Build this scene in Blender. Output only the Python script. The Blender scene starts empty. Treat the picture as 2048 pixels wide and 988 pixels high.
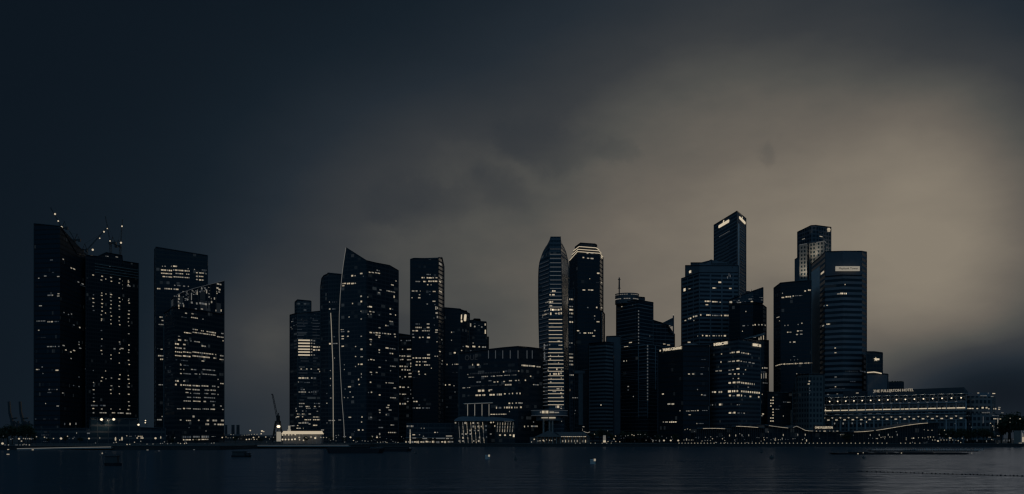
import bpy, bmesh, math, random
from mathutils import Vector, Matrix
R = math.radians
rng = random.Random(7)
scene = bpy.context.scene
COL = scene.collection

# ------------------------------------------------------------------ camera
CAM_H = 6.0
HOR = 876.0            # image row (of 988) at eye level
F = 2048.0
cam = bpy.data.objects.new("camera", bpy.data.cameras.new("camera"))
COL.objects.link(cam)
cam.location = (0, 0, CAM_H)
cam.rotation_euler = (R(90), 0, 0)
cam.data.sensor_width = 36.0
cam.data.lens = 36.0
cam.data.shift_y = (HOR - 494.0) / 2048.0
cam.data.clip_start = 1.0
cam.data.clip_end = 30000.0
scene.camera = cam

# ------------------------------------------------------------------ exposure, sampling
vs = scene.view_settings
vs.view_transform = 'Standard'; vs.look = 'None'; vs.exposure = 0.0; vs.gamma = 1.0
vs.use_curve_mapping = False
scene.render.engine = 'CYCLES'
cy = scene.cycles
cy.max_bounces = 5; cy.diffuse_bounces = 2; cy.glossy_bounces = 3; cy.transmission_bounces = 2
cy.sample_clamp_indirect = 2.0
cy.caustics_reflective = False; cy.caustics_refractive = False
cy.use_denoising = True
cy.pixel_filter_type = 'BLACKMAN_HARRIS'
cy.filter_width = 1.3
scene.render.film_transparent = False

# ------------------------------------------------------------------ world: night sky with city-lit cloud
SUN_AZ, SUN_EL = R(24), R(5)
world = bpy.data.worlds.new("World"); scene.world = world
world.use_nodes = True
nt = world.node_tree; nt.nodes.clear(); L = nt.links

def N(tree, kind, **kw):
    n = tree.nodes.new(kind)
    for k, v in kw.items(): setattr(n, k, v)
    return n

def M(tree, op, a, b=None, c=None, clamp=False):
    n = tree.nodes.new('ShaderNodeMath'); n.operation = op; n.use_clamp = clamp
    for i, x in enumerate((a, b, c)):
        if x is None: continue
        if isinstance(x, (int, float)): n.inputs[i].default_value = x
        else: tree.links.new(x, n.inputs[i])
    return n.outputs[0]

tc = N(nt, 'ShaderNodeTexCoord')
sep = N(nt, 'ShaderNodeSeparateXYZ'); L.new(tc.outputs['Generated'], sep.inputs[0])
X_, Y_, Z_ = sep.outputs
AZ = M(nt, 'ARCTAN2', X_, Y_)
EL = M(nt, 'ARCSINE', M(nt, 'ABSOLUTE', Z_))
# soft cloud distortion of the glow
mp = N(nt, 'ShaderNodeMapping'); L.new(tc.outputs['Generated'], mp.inputs[0])
mp.inputs['Scale'].default_value = (1.0, 1.0, 2.2)
n1 = N(nt, 'ShaderNodeTexNoise'); n1.inputs['Scale'].default_value = 5.0; n1.inputs['Detail'].default_value = 5.0
n1.inputs['Roughness'].default_value = 0.55
L.new(mp.outputs[0], n1.inputs['Vector'])
n2 = N(nt, 'ShaderNodeTexNoise'); n2.inputs['Scale'].default_value = 16.0; n2.inputs['Detail'].default_value = 6.0
L.new(mp.outputs[0], n2.inputs['Vector'])
lobes = [[0.56, 0.42, 0.168, 0.111, 0.158], [0.711, 0.075, -0.1, 0.36, 0.38], [0.265, -0.241, 0.092, 0.06, 0.065],
         [-0.57, 0.427, 0.044, 0.085, 0.043], [0.572, 0.236, 0.236, 0.212, 0.206], [0.256, -0.109, 0.214, 0.144, 0.11], [0.62, 0.76, 0.2, 0.16, 0.2]]
tot = None
for A, a, b, sa, sb in lobes:
    da = M(nt, 'DIVIDE', M(nt, 'SUBTRACT', AZ, a), sa)
    de = M(nt, 'DIVIDE', M(nt, 'SUBTRACT', EL, b), sb)
    q = M(nt, 'ADD', M(nt, 'MULTIPLY', da, da), M(nt, 'MULTIPLY', de, de))
    g = M(nt, 'MULTIPLY', M(nt, 'EXPONENT', M(nt, 'MULTIPLY', q, -1.0)), A)
    tot = g if tot is None else M(nt, 'ADD', tot, g)
# ragged darker cloud scraps inside the glow, their outlines warped by noise
wz = N(nt, 'ShaderNodeTexNoise'); wz.inputs['Scale'].default_value = 9.0; wz.inputs['Detail'].default_value = 7.0; wz.inputs['Roughness'].default_value = 0.62
L.new(tc.outputs['Generated'], wz.inputs['Vector'])
ws = N(nt, 'ShaderNodeSeparateColor'); L.new(wz.outputs['Color'], ws.inputs[0])
WA = M(nt, 'ADD', AZ, M(nt, 'MULTIPLY', M(nt, 'SUBTRACT', ws.outputs[0], 0.5), 0.15))
WE = M(nt, 'ADD', EL, M(nt, 'MULTIPLY', M(nt, 'SUBTRACT', ws.outputs[1], 0.5), 0.10))
for A, a, b, sa, sb in [(-0.048, 0.035, 0.285, .055, .026), (-0.048, -0.018, 0.235, .035, .022), (-0.04, 0.105, 0.275, .02, .012), (0.028, -0.035, 0.265, .05, .02),
                        (-0.05, 0.255, 0.265, .012, .010), (0.028, 0.02, 0.255, .05, .015), (-0.05, -0.09, 0.22, .04, .02)]:
    da = M(nt, 'DIVIDE', M(nt, 'SUBTRACT', WA, a), sa)
    de = M(nt, 'DIVIDE', M(nt, 'SUBTRACT', WE, b), sb)
    q = M(nt, 'ADD', M(nt, 'MULTIPLY', da, da), M(nt, 'MULTIPLY', de, de))
    tot = M(nt, 'ADD', tot, M(nt, 'MULTIPLY', M(nt, 'EXPONENT', M(nt, 'MULTIPLY', M(nt, 'MULTIPLY', q, q), -1.0)), A))
# cloud mottling, strongest where the glow meets the dark
c1 = M(nt, 'MULTIPLY', M(nt, 'SUBTRACT', n1.outputs['Fac'], 0.5), 0.26)
c2 = M(nt, 'MULTIPLY', M(nt, 'SUBTRACT', n2.outputs['Fac'], 0.5), 0.07)
clouds = M(nt, 'ADD', c1, c2)
mod = M(nt, 'MULTIPLY', clouds, M(nt, 'MINIMUM', M(nt, 'MULTIPLY', tot, 1.6), 1.0))
T = M(nt, 'ADD', tot, mod)
# blue fill light behind the viewer and overhead, set to lift dark facades and water
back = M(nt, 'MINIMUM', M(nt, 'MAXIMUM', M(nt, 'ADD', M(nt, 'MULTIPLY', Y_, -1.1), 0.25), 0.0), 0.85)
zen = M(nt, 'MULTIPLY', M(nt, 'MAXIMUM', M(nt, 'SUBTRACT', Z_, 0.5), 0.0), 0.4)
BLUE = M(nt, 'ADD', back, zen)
T = M(nt, 'ADD', T, 0.0, clamp=True)
ramp = N(nt, 'ShaderNodeValToRGB')
def lin(c):
    c = c / 255.0
    return c / 12.92 if c <= 0.04045 else ((c + 0.055) / 1.055) ** 2.4
def L3(r, g, b, a=1.0): return (lin(r), lin(g), lin(b), a)
stops = [(0, (12, 21, 30)), (.15, (22, 32, 41)), (.3, (36, 44, 52)), (.5, (57, 60, 63)), (.65, (80, 80, 77)), (.8, (105, 99, 91)), (1, (135, 126, 112))]
el = ramp.color_ramp.elements
el[0].position = 0; el[0].color = L3(*stops[0][1])
el[1].position = 1; el[1].color = L3(*stops[-1][1])
for p, c in stops[1:-1]:
    e = el.new(p); e.color = L3(*c)
L.new(T, ramp.inputs[0])
sky = N(nt, 'ShaderNodeTexSky', sky_type='NISHITA')
sky.sun_disc = False; sky.sun_elevation = SUN_EL; sky.sun_rotation = SUN_AZ
bg1 = N(nt, 'ShaderNodeBackground'); L.new(ramp.outputs[0], bg1.inputs[0]); bg1.inputs[1].default_value = 1.0
bg2 = N(nt, 'ShaderNodeBackground'); L.new(sky.outputs[0], bg2.inputs[0]); bg2.inputs[1].default_value = 0.00003
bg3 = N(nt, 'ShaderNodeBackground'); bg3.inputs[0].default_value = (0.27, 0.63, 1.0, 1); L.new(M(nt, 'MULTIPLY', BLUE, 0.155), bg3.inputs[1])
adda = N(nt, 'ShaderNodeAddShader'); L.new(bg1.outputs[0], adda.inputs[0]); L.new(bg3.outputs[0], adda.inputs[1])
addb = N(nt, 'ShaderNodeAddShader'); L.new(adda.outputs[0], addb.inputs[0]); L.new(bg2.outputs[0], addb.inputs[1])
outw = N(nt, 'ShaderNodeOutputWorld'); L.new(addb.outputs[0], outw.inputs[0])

sun = bpy.data.objects.new("sun", bpy.data.lights.new("sun", 'SUN'))
COL.objects.link(sun)
sun.data.energy = 0.02; sun.data.angle = R(14); sun.data.color = (1.0, 0.86, 0.68)
sdir = Vector((math.sin(SUN_AZ) * math.cos(SUN_EL), math.cos(SUN_AZ) * math.cos(SUN_EL), math.sin(SUN_EL)))
sun.rotation_euler = sdir.to_track_quat('Z', 'Y').to_euler()

# ------------------------------------------------------------------ helpers
def PT(x, D, y=None, z=None):
    return Vector(((x - 1024.0) / F * D, D, CAM_H + (HOR - y) / F * D if z is None else z))

class MB:
    """collects polygons (with uv) and links them as one mesh"""
    def __init__(self): self.v = []; self.f = []; self.uv = []; self.m = []
    def face(self, pts, uv=None, m=0):
        i = len(self.v); self.v += [Vector(p) for p in pts]
        self.f.append(tuple(range(i, i + len(pts)))); self.m.append(m)
        self.uv.append(uv or [(p[0], p[2]) for p in pts])
    def box(self, x0, x1, y0, y1, z0, z1, m=0):
        p = [Vector((x, y, z)) for z in (z0, z1) for y in (y0, y1) for x in (x0, x1)]
        self.hexa(p, m)
    def hexa(self, p, m=0):
        # p: bottom (00,10,01,11) then top
        for a in ((0, 1, 5, 4), (1, 3, 7, 5), (3, 2, 6, 7), (2, 0, 4, 6), (4, 5, 7, 6), (2, 3, 1, 0)):
            q = [p[k] for k in a]
            e = (q[1] - q[0]).length; h = (q[3] - q[0]).length
            self.face(q, [(0, 0), (e, 0), (e, h), (0, h)], m)
    def bar(self, a, b, w, d=None, m=0):
        """rectangular bar from a to b"""
        a, b = Vector(a), Vector(b); d = d or w
        t = (b - a).normalized()
        s = t.cross(Vector((0, 1, 0)))
        if s.length < 1e-3: s = t.cross(Vector((0, 0, 1)))
        s.normalize(); u = t.cross(s).normalized()
        c = [a - s * w / 2 - u * d / 2, a + s * w / 2 - u * d / 2, a - s * w / 2 + u * d / 2, a + s * w / 2 + u * d / 2]
        self.hexa(c + [p + (b - a) for p in c], m)
    def tube(self, a, b, r0, r1=None, n=8, m=0, caps=True):
        a, b = Vector(a), Vector(b); r1 = r0 if r1 is None else r1
        t = (b - a).normalized()
        s = t.cross(Vector((0, 0, 1)))
        if s.length < 1e-3: s = Vector((1, 0, 0))
        s.normalize(); u = s.cross(t).normalized()
        A = [a + (s * math.cos(k * 2 * math.pi / n) + u * math.sin(k * 2 * math.pi / n)) * r0 for k in range(n)]
        B = [b + (s * math.cos(k * 2 * math.pi / n) + u * math.sin(k * 2 * math.pi / n)) * r1 for k in range(n)]
        for k in range(n):
            j = (k + 1) % n
            self.face([A[k], A[j], B[j], B[k]], None, m)
        if caps:
            self.face(B, None, m); self.face(A[::-1], None, m)
    def ball(self, c, r, n=8, m=0, sz=1.0):
        c = Vector(c); rings = []
        for i in range(1, n // 2):
            th = math.pi * i / (n // 2)
            rings.append([c + Vector((r * math.sin(th) * math.cos(2 * math.pi * k / n), r * math.sin(th) * math.sin(2 * math.pi * k / n), sz * r * math.cos(th))) for k in range(n)])
        top, bot = c + Vector((0, 0, r * sz)), c - Vector((0, 0, r * sz))
        for k in range(n):
            j = (k + 1) % n
            self.face([top, rings[0][k], rings[0][j]], None, m)
            for a, b in zip(rings, rings[1:]): self.face([a[k], b[k], b[j], a[j]], None, m)
            self.face([rings[-1][k], bot, rings[-1][j]], None, m)
    def prism(self, ring, z0, tops=None, z1=None, m=0, cap=True, floor=False):
        """walls over a plan ring of (x,y), per-vertex tops"""
        n = len(ring); u = 0.0
        tops = tops or [z1] * n
        for i in range(n):
            j = (i + 1) % n
            a, b = Vector(ring[i]), Vector(ring[j]); l = (b - a).length
            if l < 1e-4 and abs(tops[i] - tops[j]) < 1e-4: continue
            self.face([(a.x, a.y, z0), (b.x, b.y, z0), (b.x, b.y, tops[j]), (a.x, a.y, tops[i])],
                      [(u, z0), (u + l, z0), (u + l, tops[j]), (u, tops[i])], m)
            u += l
        if cap: self.face([(ring[i][0], ring[i][1], tops[i]) for i in range(n)], None, m)
    def build(self, name, mats, parent=None, smooth=False):
        me = bpy.data.meshes.new(name)
        off = Vector(parent_loc(parent)) if parent else Vector((0, 0, 0))
        me.from_pydata([tuple(v - off) for v in self.v], [], self.f)
        uvl = me.uv_layers.new(name="UVMap")
        flat = [c for f in self.uv for p in f for c in p]
        uvl.data.foreach_set("uv", flat)
        if not isinstance(mats, (list, tuple)): mats = [mats]
        for mm in mats: me.materials.append(mm)
        if len(mats) > 1: me.polygons.foreach_set("material_index", self.m)
        if smooth: me.polygons.foreach_set("use_smooth", [True] * len(self.f))
        me.update()
        o = bpy.data.objects.new(name, me); COL.objects.link(o)
        if parent: o.parent = parent
        return o

def parent_loc(o):
    v = Vector((0, 0, 0))
    while o is not None: v += o.location; o = o.parent
    return v

def tag(o, label=None, cat=None, group=None, kind=None):
    if label: o['label'] = label
    if cat: o['category'] = cat
    if group: o['group'] = group
    if kind: o['kind'] = kind
    return o

def empty(name, loc, label=None, cat=None, group=None):
    o = bpy.data.objects.new(name, None); COL.objects.link(o)
    o.location = loc; o.empty_display_size = 1.0
    return tag(o, label, cat, group)

def copy_tree(o, parent=None):
    c = o.copy(); COL.objects.link(c)
    if parent: c.parent = parent
    for ch in [k for k in bpy.data.objects if k.parent == o]: copy_tree(ch, c)
    return c

# ------------------------------------------------------------------ materials
MC = {}
def pbr(name, col, rough=0.6, metal=0.0, var=0.25, scale=0.4, spec=0.5):
    k = ('p', name)
    if k in MC: return MC[k]
    m = bpy.data.materials.new(name); m.use_nodes = True; t = m.node_tree
    b = t.nodes['Principled BSDF']
    b.inputs['Roughness'].default_value = rough; b.inputs['Metallic'].default_value = metal
    b.inputs['Specular IOR Level'].default_value = spec
    geo = N(t, 'ShaderNodeNewGeometry')
    nz = N(t, 'ShaderNodeTexNoise'); nz.inputs['Scale'].default_value = scale; nz.inputs['Detail'].default_value = 5
    t.links.new(geo.outputs['Position'], nz.inputs['Vector'])
    mix = N(t, 'ShaderNodeMix', data_type='RGBA')
    mix.inputs[6].default_value = (*[c * (1 - var) for c in col], 1); mix.inputs[7].default_value = (*[min(1, c * (1 + var)) for c in col], 1)
    t.links.new(nz.outputs['Fac'], mix.inputs[0]); t.links.new(mix.outputs[2], b.inputs['Base Color'])
    MC[k] = m; return m

def emit(lum, warm=True):
    """a light source seen at roughly display level lum (0..1.2)"""
    q = max(1, round(lum * 12)); k = ('e', q, warm)
    if k in MC: return MC[k]
    m = bpy.data.materials.new("lit_%d" % q); m.use_nodes = True; t = m.node_tree; t.nodes.clear()
    f = q / 12.0
    lo, hi = (96, 108, 122), (232, 214, 184)
    w = min(1.0, max(0.0, (f - 0.25) / 0.6)) if warm else 0.3
    c = [lin(lo[i] + (hi[i] - lo[i]) * w) for i in range(3)]
    mx = max(c); c = [x / mx for x in c]
    e = N(t, 'ShaderNodeEmission'); e.inputs[0].default_value = (*c, 1)
    e.inputs[1].default_value = lin(min(255, 242 * f)) * (.68 if f <= 1 else f ** 3)
    o = N(t, 'ShaderNodeOutputMaterial'); t.links.new(e.outputs[0], o.inputs[0])
    m.cycles.emission_sampling = 'AUTO'
    MC[k] = m; return m

def facade(fh=3.9, bay=3.2, band=0.38, mul=0.12, wall=(0.16, 0.17, 0.19), glass=0.02, litp=0.05, litv=0.02, grough=0.16, seed=0.0, spec=0.16):
    """curtain wall: storey bands, mullions, dark panes; a few panes dimly lit from inside"""
    k = ('f', fh, bay, band, mul, wall, glass, litp, litv, grough, seed, spec)
    if k in MC: return MC[k]
    m = bpy.data.materials.new("facade"); m.use_nodes = True; t = m.node_tree
    b = t.nodes['Principled BSDF']; b.inputs['Specular IOR Level'].default_value = spec
    uv = N(t, 'ShaderNodeUVMap'); s = N(t, 'ShaderNodeSeparateXYZ'); t.links.new(uv.outputs[0], s.inputs[0])
    u = M(t, 'DIVIDE', s.outputs[0], bay); v = M(t, 'DIVIDE', s.outputs[1], fh)
    fu, fv = M(t, 'FRACT', u), M(t, 'FRACT', v)
    isb = M(t, 'LESS_THAN', fv, band); ism = M(t, 'LESS_THAN', fu, mul)
    wallf = M(t, 'MAXIMUM', isb, ism)
    cell = N(t, 'ShaderNodeCombineXYZ')
    t.links.new(M(t, 'FLOOR', u), cell.inputs[0]); t.links.new(M(t, 'FLOOR', v), cell.inputs[1]); cell.inputs[2].default_value = seed
    wn = N(t, 'ShaderNodeTexWhiteNoise', noise_dimensions='3D'); t.links.new(cell.outputs[0], wn.inputs[0])
    # dirt / tone variation on the cladding
    geo = N(t, 'ShaderNodeNewGeometry'); nz = N(t, 'ShaderNodeTexNoise'); nz.inputs['Scale'].default_value = 0.06; nz.inputs['Detail'].default_value = 6
    t.links.new(geo.outputs['Position'], nz.inputs['Vector'])
    wc = N(t, 'ShaderNodeMix', data_type='RGBA'); wc.inputs[6].default_value = (*[c * .75 for c in wall], 1); wc.inputs[7].default_value = (*[c * 1.3 for c in wall], 1)
    t.links.new(nz.outputs['Fac'], wc.inputs[0])
    mix = N(t, 'ShaderNodeMix', data_type='RGBA'); t.links.new(wallf, mix.inputs[0])
    mix.inputs[6].default_value = (.012 + glass * .6, .026 + glass * 1.1, .036 + glass * 1.4, 1); t.links.new(wc.outputs[2], mix.inputs[7])  # panes tinted blue so unlit facades carry the lifted night ambient
    t.links.new(mix.outputs[2], b.inputs['Base Color'])
    rr = M(t, 'ADD', M(t, 'MULTIPLY', wallf, 0.6 - grough), M(t, 'ADD', grough, M(t, 'MULTIPLY', wn.outputs[0], 0.08)))
    t.links.new(rr, b.inputs['Roughness'])
    # dim interiors
    sc_ = N(t, 'ShaderNodeSeparateColor'); t.links.new(wn.outputs['Color'], sc_.inputs[0])
    fl = N(t, 'ShaderNodeTexWhiteNoise', noise_dimensions='1D'); t.links.new(M(t, 'ADD', M(t, 'FLOOR', v), seed * 17.3), fl.inputs['W'])
    thr = M(t, 'MULTIPLY', M(t, 'MULTIPLY', fl.outputs[0], fl.outputs[0]), litp * 3.0)
    on = M(t, 'LESS_THAN', sc_.outputs[0], thr)
    on = M(t, 'MULTIPLY', on, M(t, 'SUBTRACT', 1.0, wallf))
    st = M(t, 'MULTIPLY', on, M(t, 'MULTIPLY', M(t, 'POWER', sc_.outputs[1], 3.0), litv * 1.3))
    b.inputs['Emission Color'].default_value = (0.78, 0.92, 1.0, 1)
    t.links.new(st, b.inputs['Emission Strength'])
    m.cycles.emission_sampling = 'NONE'
    MC[k] = m; return m

TRIM = pbr("dark_polished_trim", (0.012, 0.02, 0.03), 0.06, 0.0, 0.06, spec=0.7)  # gloss for edge tubes modelled to catch a bright halo along silhouettes
DARKSTEEL = pbr("dark_steel", (0.05, 0.055, 0.06), 0.5, 0.3)
CONC = pbr("concrete", (0.3, 0.3, 0.29), 0.8)
PALE = pbr("pale_stone", (0.42, 0.41, 0.38), 0.75)
ROOFM = pbr("roofing", (0.10, 0.10, 0.11), 0.7)
DGLASS = pbr("dark_glass", (0.02, 0.024, 0.03), 0.12)

# ------------------------------------------------------------------ ground and water
GZ = 2.0
quay = [(-2500, 512), (-146, 512), (-145, 585), (-96, 585), (-95, 700), (2500, 700)]
g = MB()
far = 12000
pts = [(x, y, GZ) for x, y in quay]
for (a, b) in zip(pts, pts[1:]):
    if abs(a[0] - b[0]) > 1.5:
        g.face([a, b, (b[0] * (far / b[1] if abs(b[0]) > 2000 else 1), far, GZ), (a[0] * (far / a[1] if abs(a[0]) > 2000 else 1), far, GZ)])
GROUND = pbr("paving", (0.09, 0.09, 0.09), 0.8, 0, 0.4, 0.2)
tag(g.build("ground", GROUND), kind='structure')
g = MB()
for (a, b) in zip(pts, pts[1:]):
    g.face([(a[0], a[1], -3), (b[0], b[1], -3), b, a])
tag(g.build("quay_wall", pbr("quay_stone", (0.045, 0.045, 0.045), 0.8, 0, 0.5, 0.5)), kind='structure')
g = MB()
for (a, b) in zip(pts, pts[1:]):
    if abs(a[0] - b[0]) > 1.5:
        g.box(a[0], b[0], a[1] - .25, a[1] + 0.5, GZ + .004, GZ + 0.3)
tag(g.build("kerb", pbr("kerb_stone", (0.12, 0.12, 0.12), 0.8)), kind='structure')

w = MB()
w.face([(-15000, -600, 0), (15000, -600, 0), (15000, 13000, 0), (-15000, 13000, 0)])
wm = bpy.data.materials.new("water"); wm.use_nodes = True; t = wm.node_tree
t.nodes.clear()
wo = N(t, 'ShaderNodeOutputMaterial'); wadd = N(t, 'ShaderNodeAddShader')
wd = N(t, 'ShaderNodeBsdfDiffuse'); wd.inputs['Color'].default_value = (0.058, 0.075, 0.085, 1)
b = N(t, 'ShaderNodeBsdfGlossy'); b.inputs['Color'].default_value = (0.165, 0.195, 0.255, 1)
t.links.new(wd.outputs[0], wadd.inputs[0]); t.links.new(b.outputs[0], wadd.inputs[1]); t.links.new(wadd.outputs[0], wo.inputs[0])
geo = N(t, 'ShaderNodeNewGeometry')
def wave(sx, sy, detail, w_):
    mpp = N(t, 'ShaderNodeMapping'); mpp.inputs['Scale'].default_value = (sx, sy, 1); t.links.new(geo.outputs['Position'], mpp.inputs[0])
    nz = N(t, 'ShaderNodeTexNoise'); nz.inputs['Scale'].default_value = 1.0; nz.inputs['Detail'].default_value = detail
    t.links.new(mpp.outputs[0], nz.inputs['Vector'])
    return M(t, 'MULTIPLY', nz.outputs['Fac'], w_)
hgt = M(t, 'ADD', wave(0.03, 0.16, 4, 1.8), wave(0.15, 0.5, 2, 0.35))
bp = N(t, 'ShaderNodeBump'); bp.inputs['Strength'].default_value = 0.7; bp.inputs['Distance'].default_value = 0.9
t.links.new(hgt, bp.inputs['Height']); t.links.new(bp.outputs[0], b.inputs['Normal'])
# broad patches of ruffled and calm water
pn = N(t, 'ShaderNodeMapping'); pn.inputs['Scale'].default_value = (0.006, 0.02, 1); t.links.new(geo.outputs['Position'], pn.inputs[0])
pz = N(t, 'ShaderNodeTexNoise'); pz.inputs['Scale'].default_value = 1.0; pz.inputs['Detail'].default_value = 3; t.links.new(pn.outputs[0], pz.inputs['Vector'])
t.links.new(M(t, 'ADD', 0.04, M(t, 'MULTIPLY', pz.outputs['Fac'], 0.2)), b.inputs['Roughness'])
tag(w.build("water", wm), kind='structure')

# ------------------------------------------------------------------ building kit
class Bld:
    def __init__(self, name, label, verts, depth=40, mat=None, base=None, cat="tower", trim=True, group=None, wallname="wall", custom=False):
        """verts: (px, distance, py of the top) of the faces towards the bay, left to right"""
        self.fac = [((a[0], a[1]), (b[0], b[1])) for a, b in zip(verts, verts[1:]) if abs(a[0] - b[0]) > 1.2]
        self.base = GZ + 0.004 if base is None else base
        mx = verts[len(verts) // 2]
        c = PT(mx[0], mx[1], z=self.base)
        self.root = empty(name, c, label, cat, group)
        self.pieces = []
        self.mat = mat or facade()
        if not custom: self.wall(verts, depth, self.mat, self.base, wallname)
        self.verts = verts; self.depth = depth
        if trim and not custom: self.trim(verts, self.base)
    def wall(self, verts, depth, mat, base, name="wall"):
        front = [PT(v[0], v[1], v[2]) for v in verts]
        a, z = verts[0], verts[-1]
        w = max(1.0, (z[0] - a[0]) * 0.015)
        bl = PT(a[0] + w, a[1] + depth, z=front[0].z); br = PT(z[0] - w, z[1] + depth, z=front[-1].z)
        ring = [(p.x, p.y) for p in front] + [(br.x, br.y), (bl.x, bl.y)]
        tops = [p.z for p in front] + [br.z, bl.z]
        m = MB(); m.prism(ring, base, tops)
        return m.build(name, mat, self.root)
    def block(self, verts, depth, mat, base_y, name="roof_block", trim=True, base_z=None):
        D = verts[0][1]
        bz = CAM_H + (HOR - base_y) / F * D if base_z is None else base_z
        o = self.wall(verts, depth, mat, bz, name)
        if trim: self.trim(verts, bz)
        return o
    def flush(self, pts, off=0.3):
        """(px, py) points set just behind the plane of the faces"""
        out = []
        for x, y in pts:
            c = self.hit(x, *self.plane(x)); out.append((x, c.y + off, y))
        return out
    def trim(self, verts, base, r=0.5):
        m = MB()
        P = [PT(v[0], v[1] - 0.05, v[2]) for v in verts]
        for a, b in zip(P, P[1:]):
            if (a - b).length > 0.5: m.tube(a, b, r, n=8)
        for e in (P[0], P[-1]): m.tube((e.x, e.y, base), e, r, n=8)
        m.build("halo_rim_tube", TRIM, self.root, smooth=True)
    def plane(self, px):
        for a, b in self.fac:
            if a[0] <= px <= b[0]: break
        else:
            a, b = (self.fac[0] if px < self.fac[0][0][0] else self.fac[-1])
        p0, p1 = PT(a[0], a[1], z=0), PT(b[0], b[1], z=0)
        return p0, p1
    def hit(self, px, p0, p1):
        k = (px - 1024.0) / F
        d = p1 - p0
        s = (k * p0.y - p0.x) / (d.x - k * d.y)
        return p0 + d * s
    def win(self, y, x0, x1, lum=0.6, h=2.4, proud=0.08, split=True):
        xm = (x0 + x1) / 2
        p0, p1 = self.plane(xm)
        c = self.hit(xm, p0, p1)
        z = CAM_H + (HOR - y) / F * c.y
        hh = h * .80 / F * c.y / 2
        segs = []
        if split and x1 - x0 > 6:
            x = x0
            while x < x1 - .6:
                wd = min(rng.choice((2.2, 2.8, 3.4, 4.2, 5.5)), x1 - x)
                if rng.random() > 0.10: segs.append((x, x + wd, lum * rng.choice((1.0, 1.0, 1.05, .85, .7))))
                x += wd + rng.choice((.6, .8, 1.1))
        else: segs = [(x0, x1, lum)]
        nrm = (p1 - p0).cross(Vector((0, 0, 1))).normalized()
        if nrm.y > 0: nrm = -nrm
        for a, b_, l in segs:
            if b_ - a >= 2 and b_ - a < 7: a += .2; b_ -= .2
            A, B = self.hit(a, p0, p1), self.hit(b_, p0, p1)
            A = Vector((A.x, A.y, 0)); B = Vector((B.x, B.y, 0))
            q = []
            for zz in (z - hh, z + hh):
                for o_ in (proud, -0.25):
                    for e in (A, B): q.append(e + nrm * o_ + Vector((0, 0, zz)))
            self.pieces.append((q, l, (B - A).length * hh * 2))
    def wins(self, lst):
        for w_ in lst: self.win(*w_)
    def finish(self, cap=95):
        self.pieces.sort(key=lambda p: -p[2])
        for q, l, a in self.pieces[:cap]:
            m = MB(); m.hexa(q); m.build("lit_window", emit(l), self.root)
        rest = self.pieces[cap:]
        if rest:
            m = MB(); mats = []; 
            for q, l, a in rest:
                e = emit(l)
                if e not in mats: mats.append(e)
                m.hexa(q, mats.index(e))
            o = m.build("small_window", mats, self.root); o['kind'] = 'stuff'
        self.pieces = []
    def strip(self, pts, lum, name="light_strip", w=0.45):
        """a tube of light along picture points lying on the facade (px, py)"""
        m = MB(); P = []
        for x, y in pts:
            p0, p1 = self.plane(x); c = self.hit(x, p0, p1)
            P.append(Vector((c.x, c.y - 0.35, CAM_H + (HOR - y) / F * c.y)))
        for a, b_ in zip(P, P[1:]): m.bar(a, b_, w)
        return m.build(name, emit(lum), self.root)

def text_mesh(s, name, mat, parent, p_left, p_right, height, z, depth=0.3, font_shear=0):
    """raised letters spanning p_left..p_right (plan points), bottom at z"""
    cu = bpy.data.curves.new(name, 'FONT'); cu.body = s; cu.extrude = 0.0; cu.size = 1.0; cu.resolution_u = 2; cu.offset = 0.0
    to = bpy.data.objects.new(name, cu); COL.objects.link(to)
    dg = bpy.context.evaluated_depsgraph_get()
    me = bpy.data.meshes.new_from_object(to.evaluated_get(dg))
    bpy.data.objects.remove(to); bpy.data.curves.remove(cu)
    xs = [v.co.x for v in me.vertices]; ys = [v.co.y for v in me.vertices]
    x0, x1, y0, y1 = min(xs), max(xs), min(ys), max(ys)
    d = (p_right - p_left); d.z = 0; nrm = d.cross(Vector((0, 0, 1))).normalized()
    if nrm.y > 0: nrm = -nrm
    off = parent_loc(parent)
    for v in me.vertices:
        s_ = (v.co.x - x0) / (x1 - x0); hgt = (v.co.y - y0) / (y1 - y0) * height
        q = Vector((p_left.x, p_left.y, 0)) + d * s_ + nrm * depth + Vector((0, 0, z + hgt))
        v.co = q - off
    bm = bmesh.new(); bm.from_mesh(me)
    r = bmesh.ops.extrude_face_region(bm, geom=bm.faces[:])
    bmesh.ops.translate(bm, vec=-nrm * (depth - 0.05), verts=[e for e in r['geom'] if isinstance(e, bmesh.types.BMVert)])
    bm.to_mesh(me); bm.free()
    me.materials.clear(); me.materials.append(mat)
    o = bpy.data.objects.new(name, me); COL.objects.link(o); o.parent = parent
    return o

def bld_text(B, s, x0, x1, y_mid, h_px, mat, name="lettering", depth=0.4):
    p0, p1 = B.plane((x0 + x1) / 2)
    a, b_ = B.hit(x0, p0, p1), B.hit(x1, p0, p1)
    c = (a + b_) / 2
    z = CAM_H + (HOR - y_mid) / F * c.y; hh = h_px / F * c.y
    return text_mesh(s, name, mat, B.root, a, b_, hh, z - hh / 2, depth)


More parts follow.
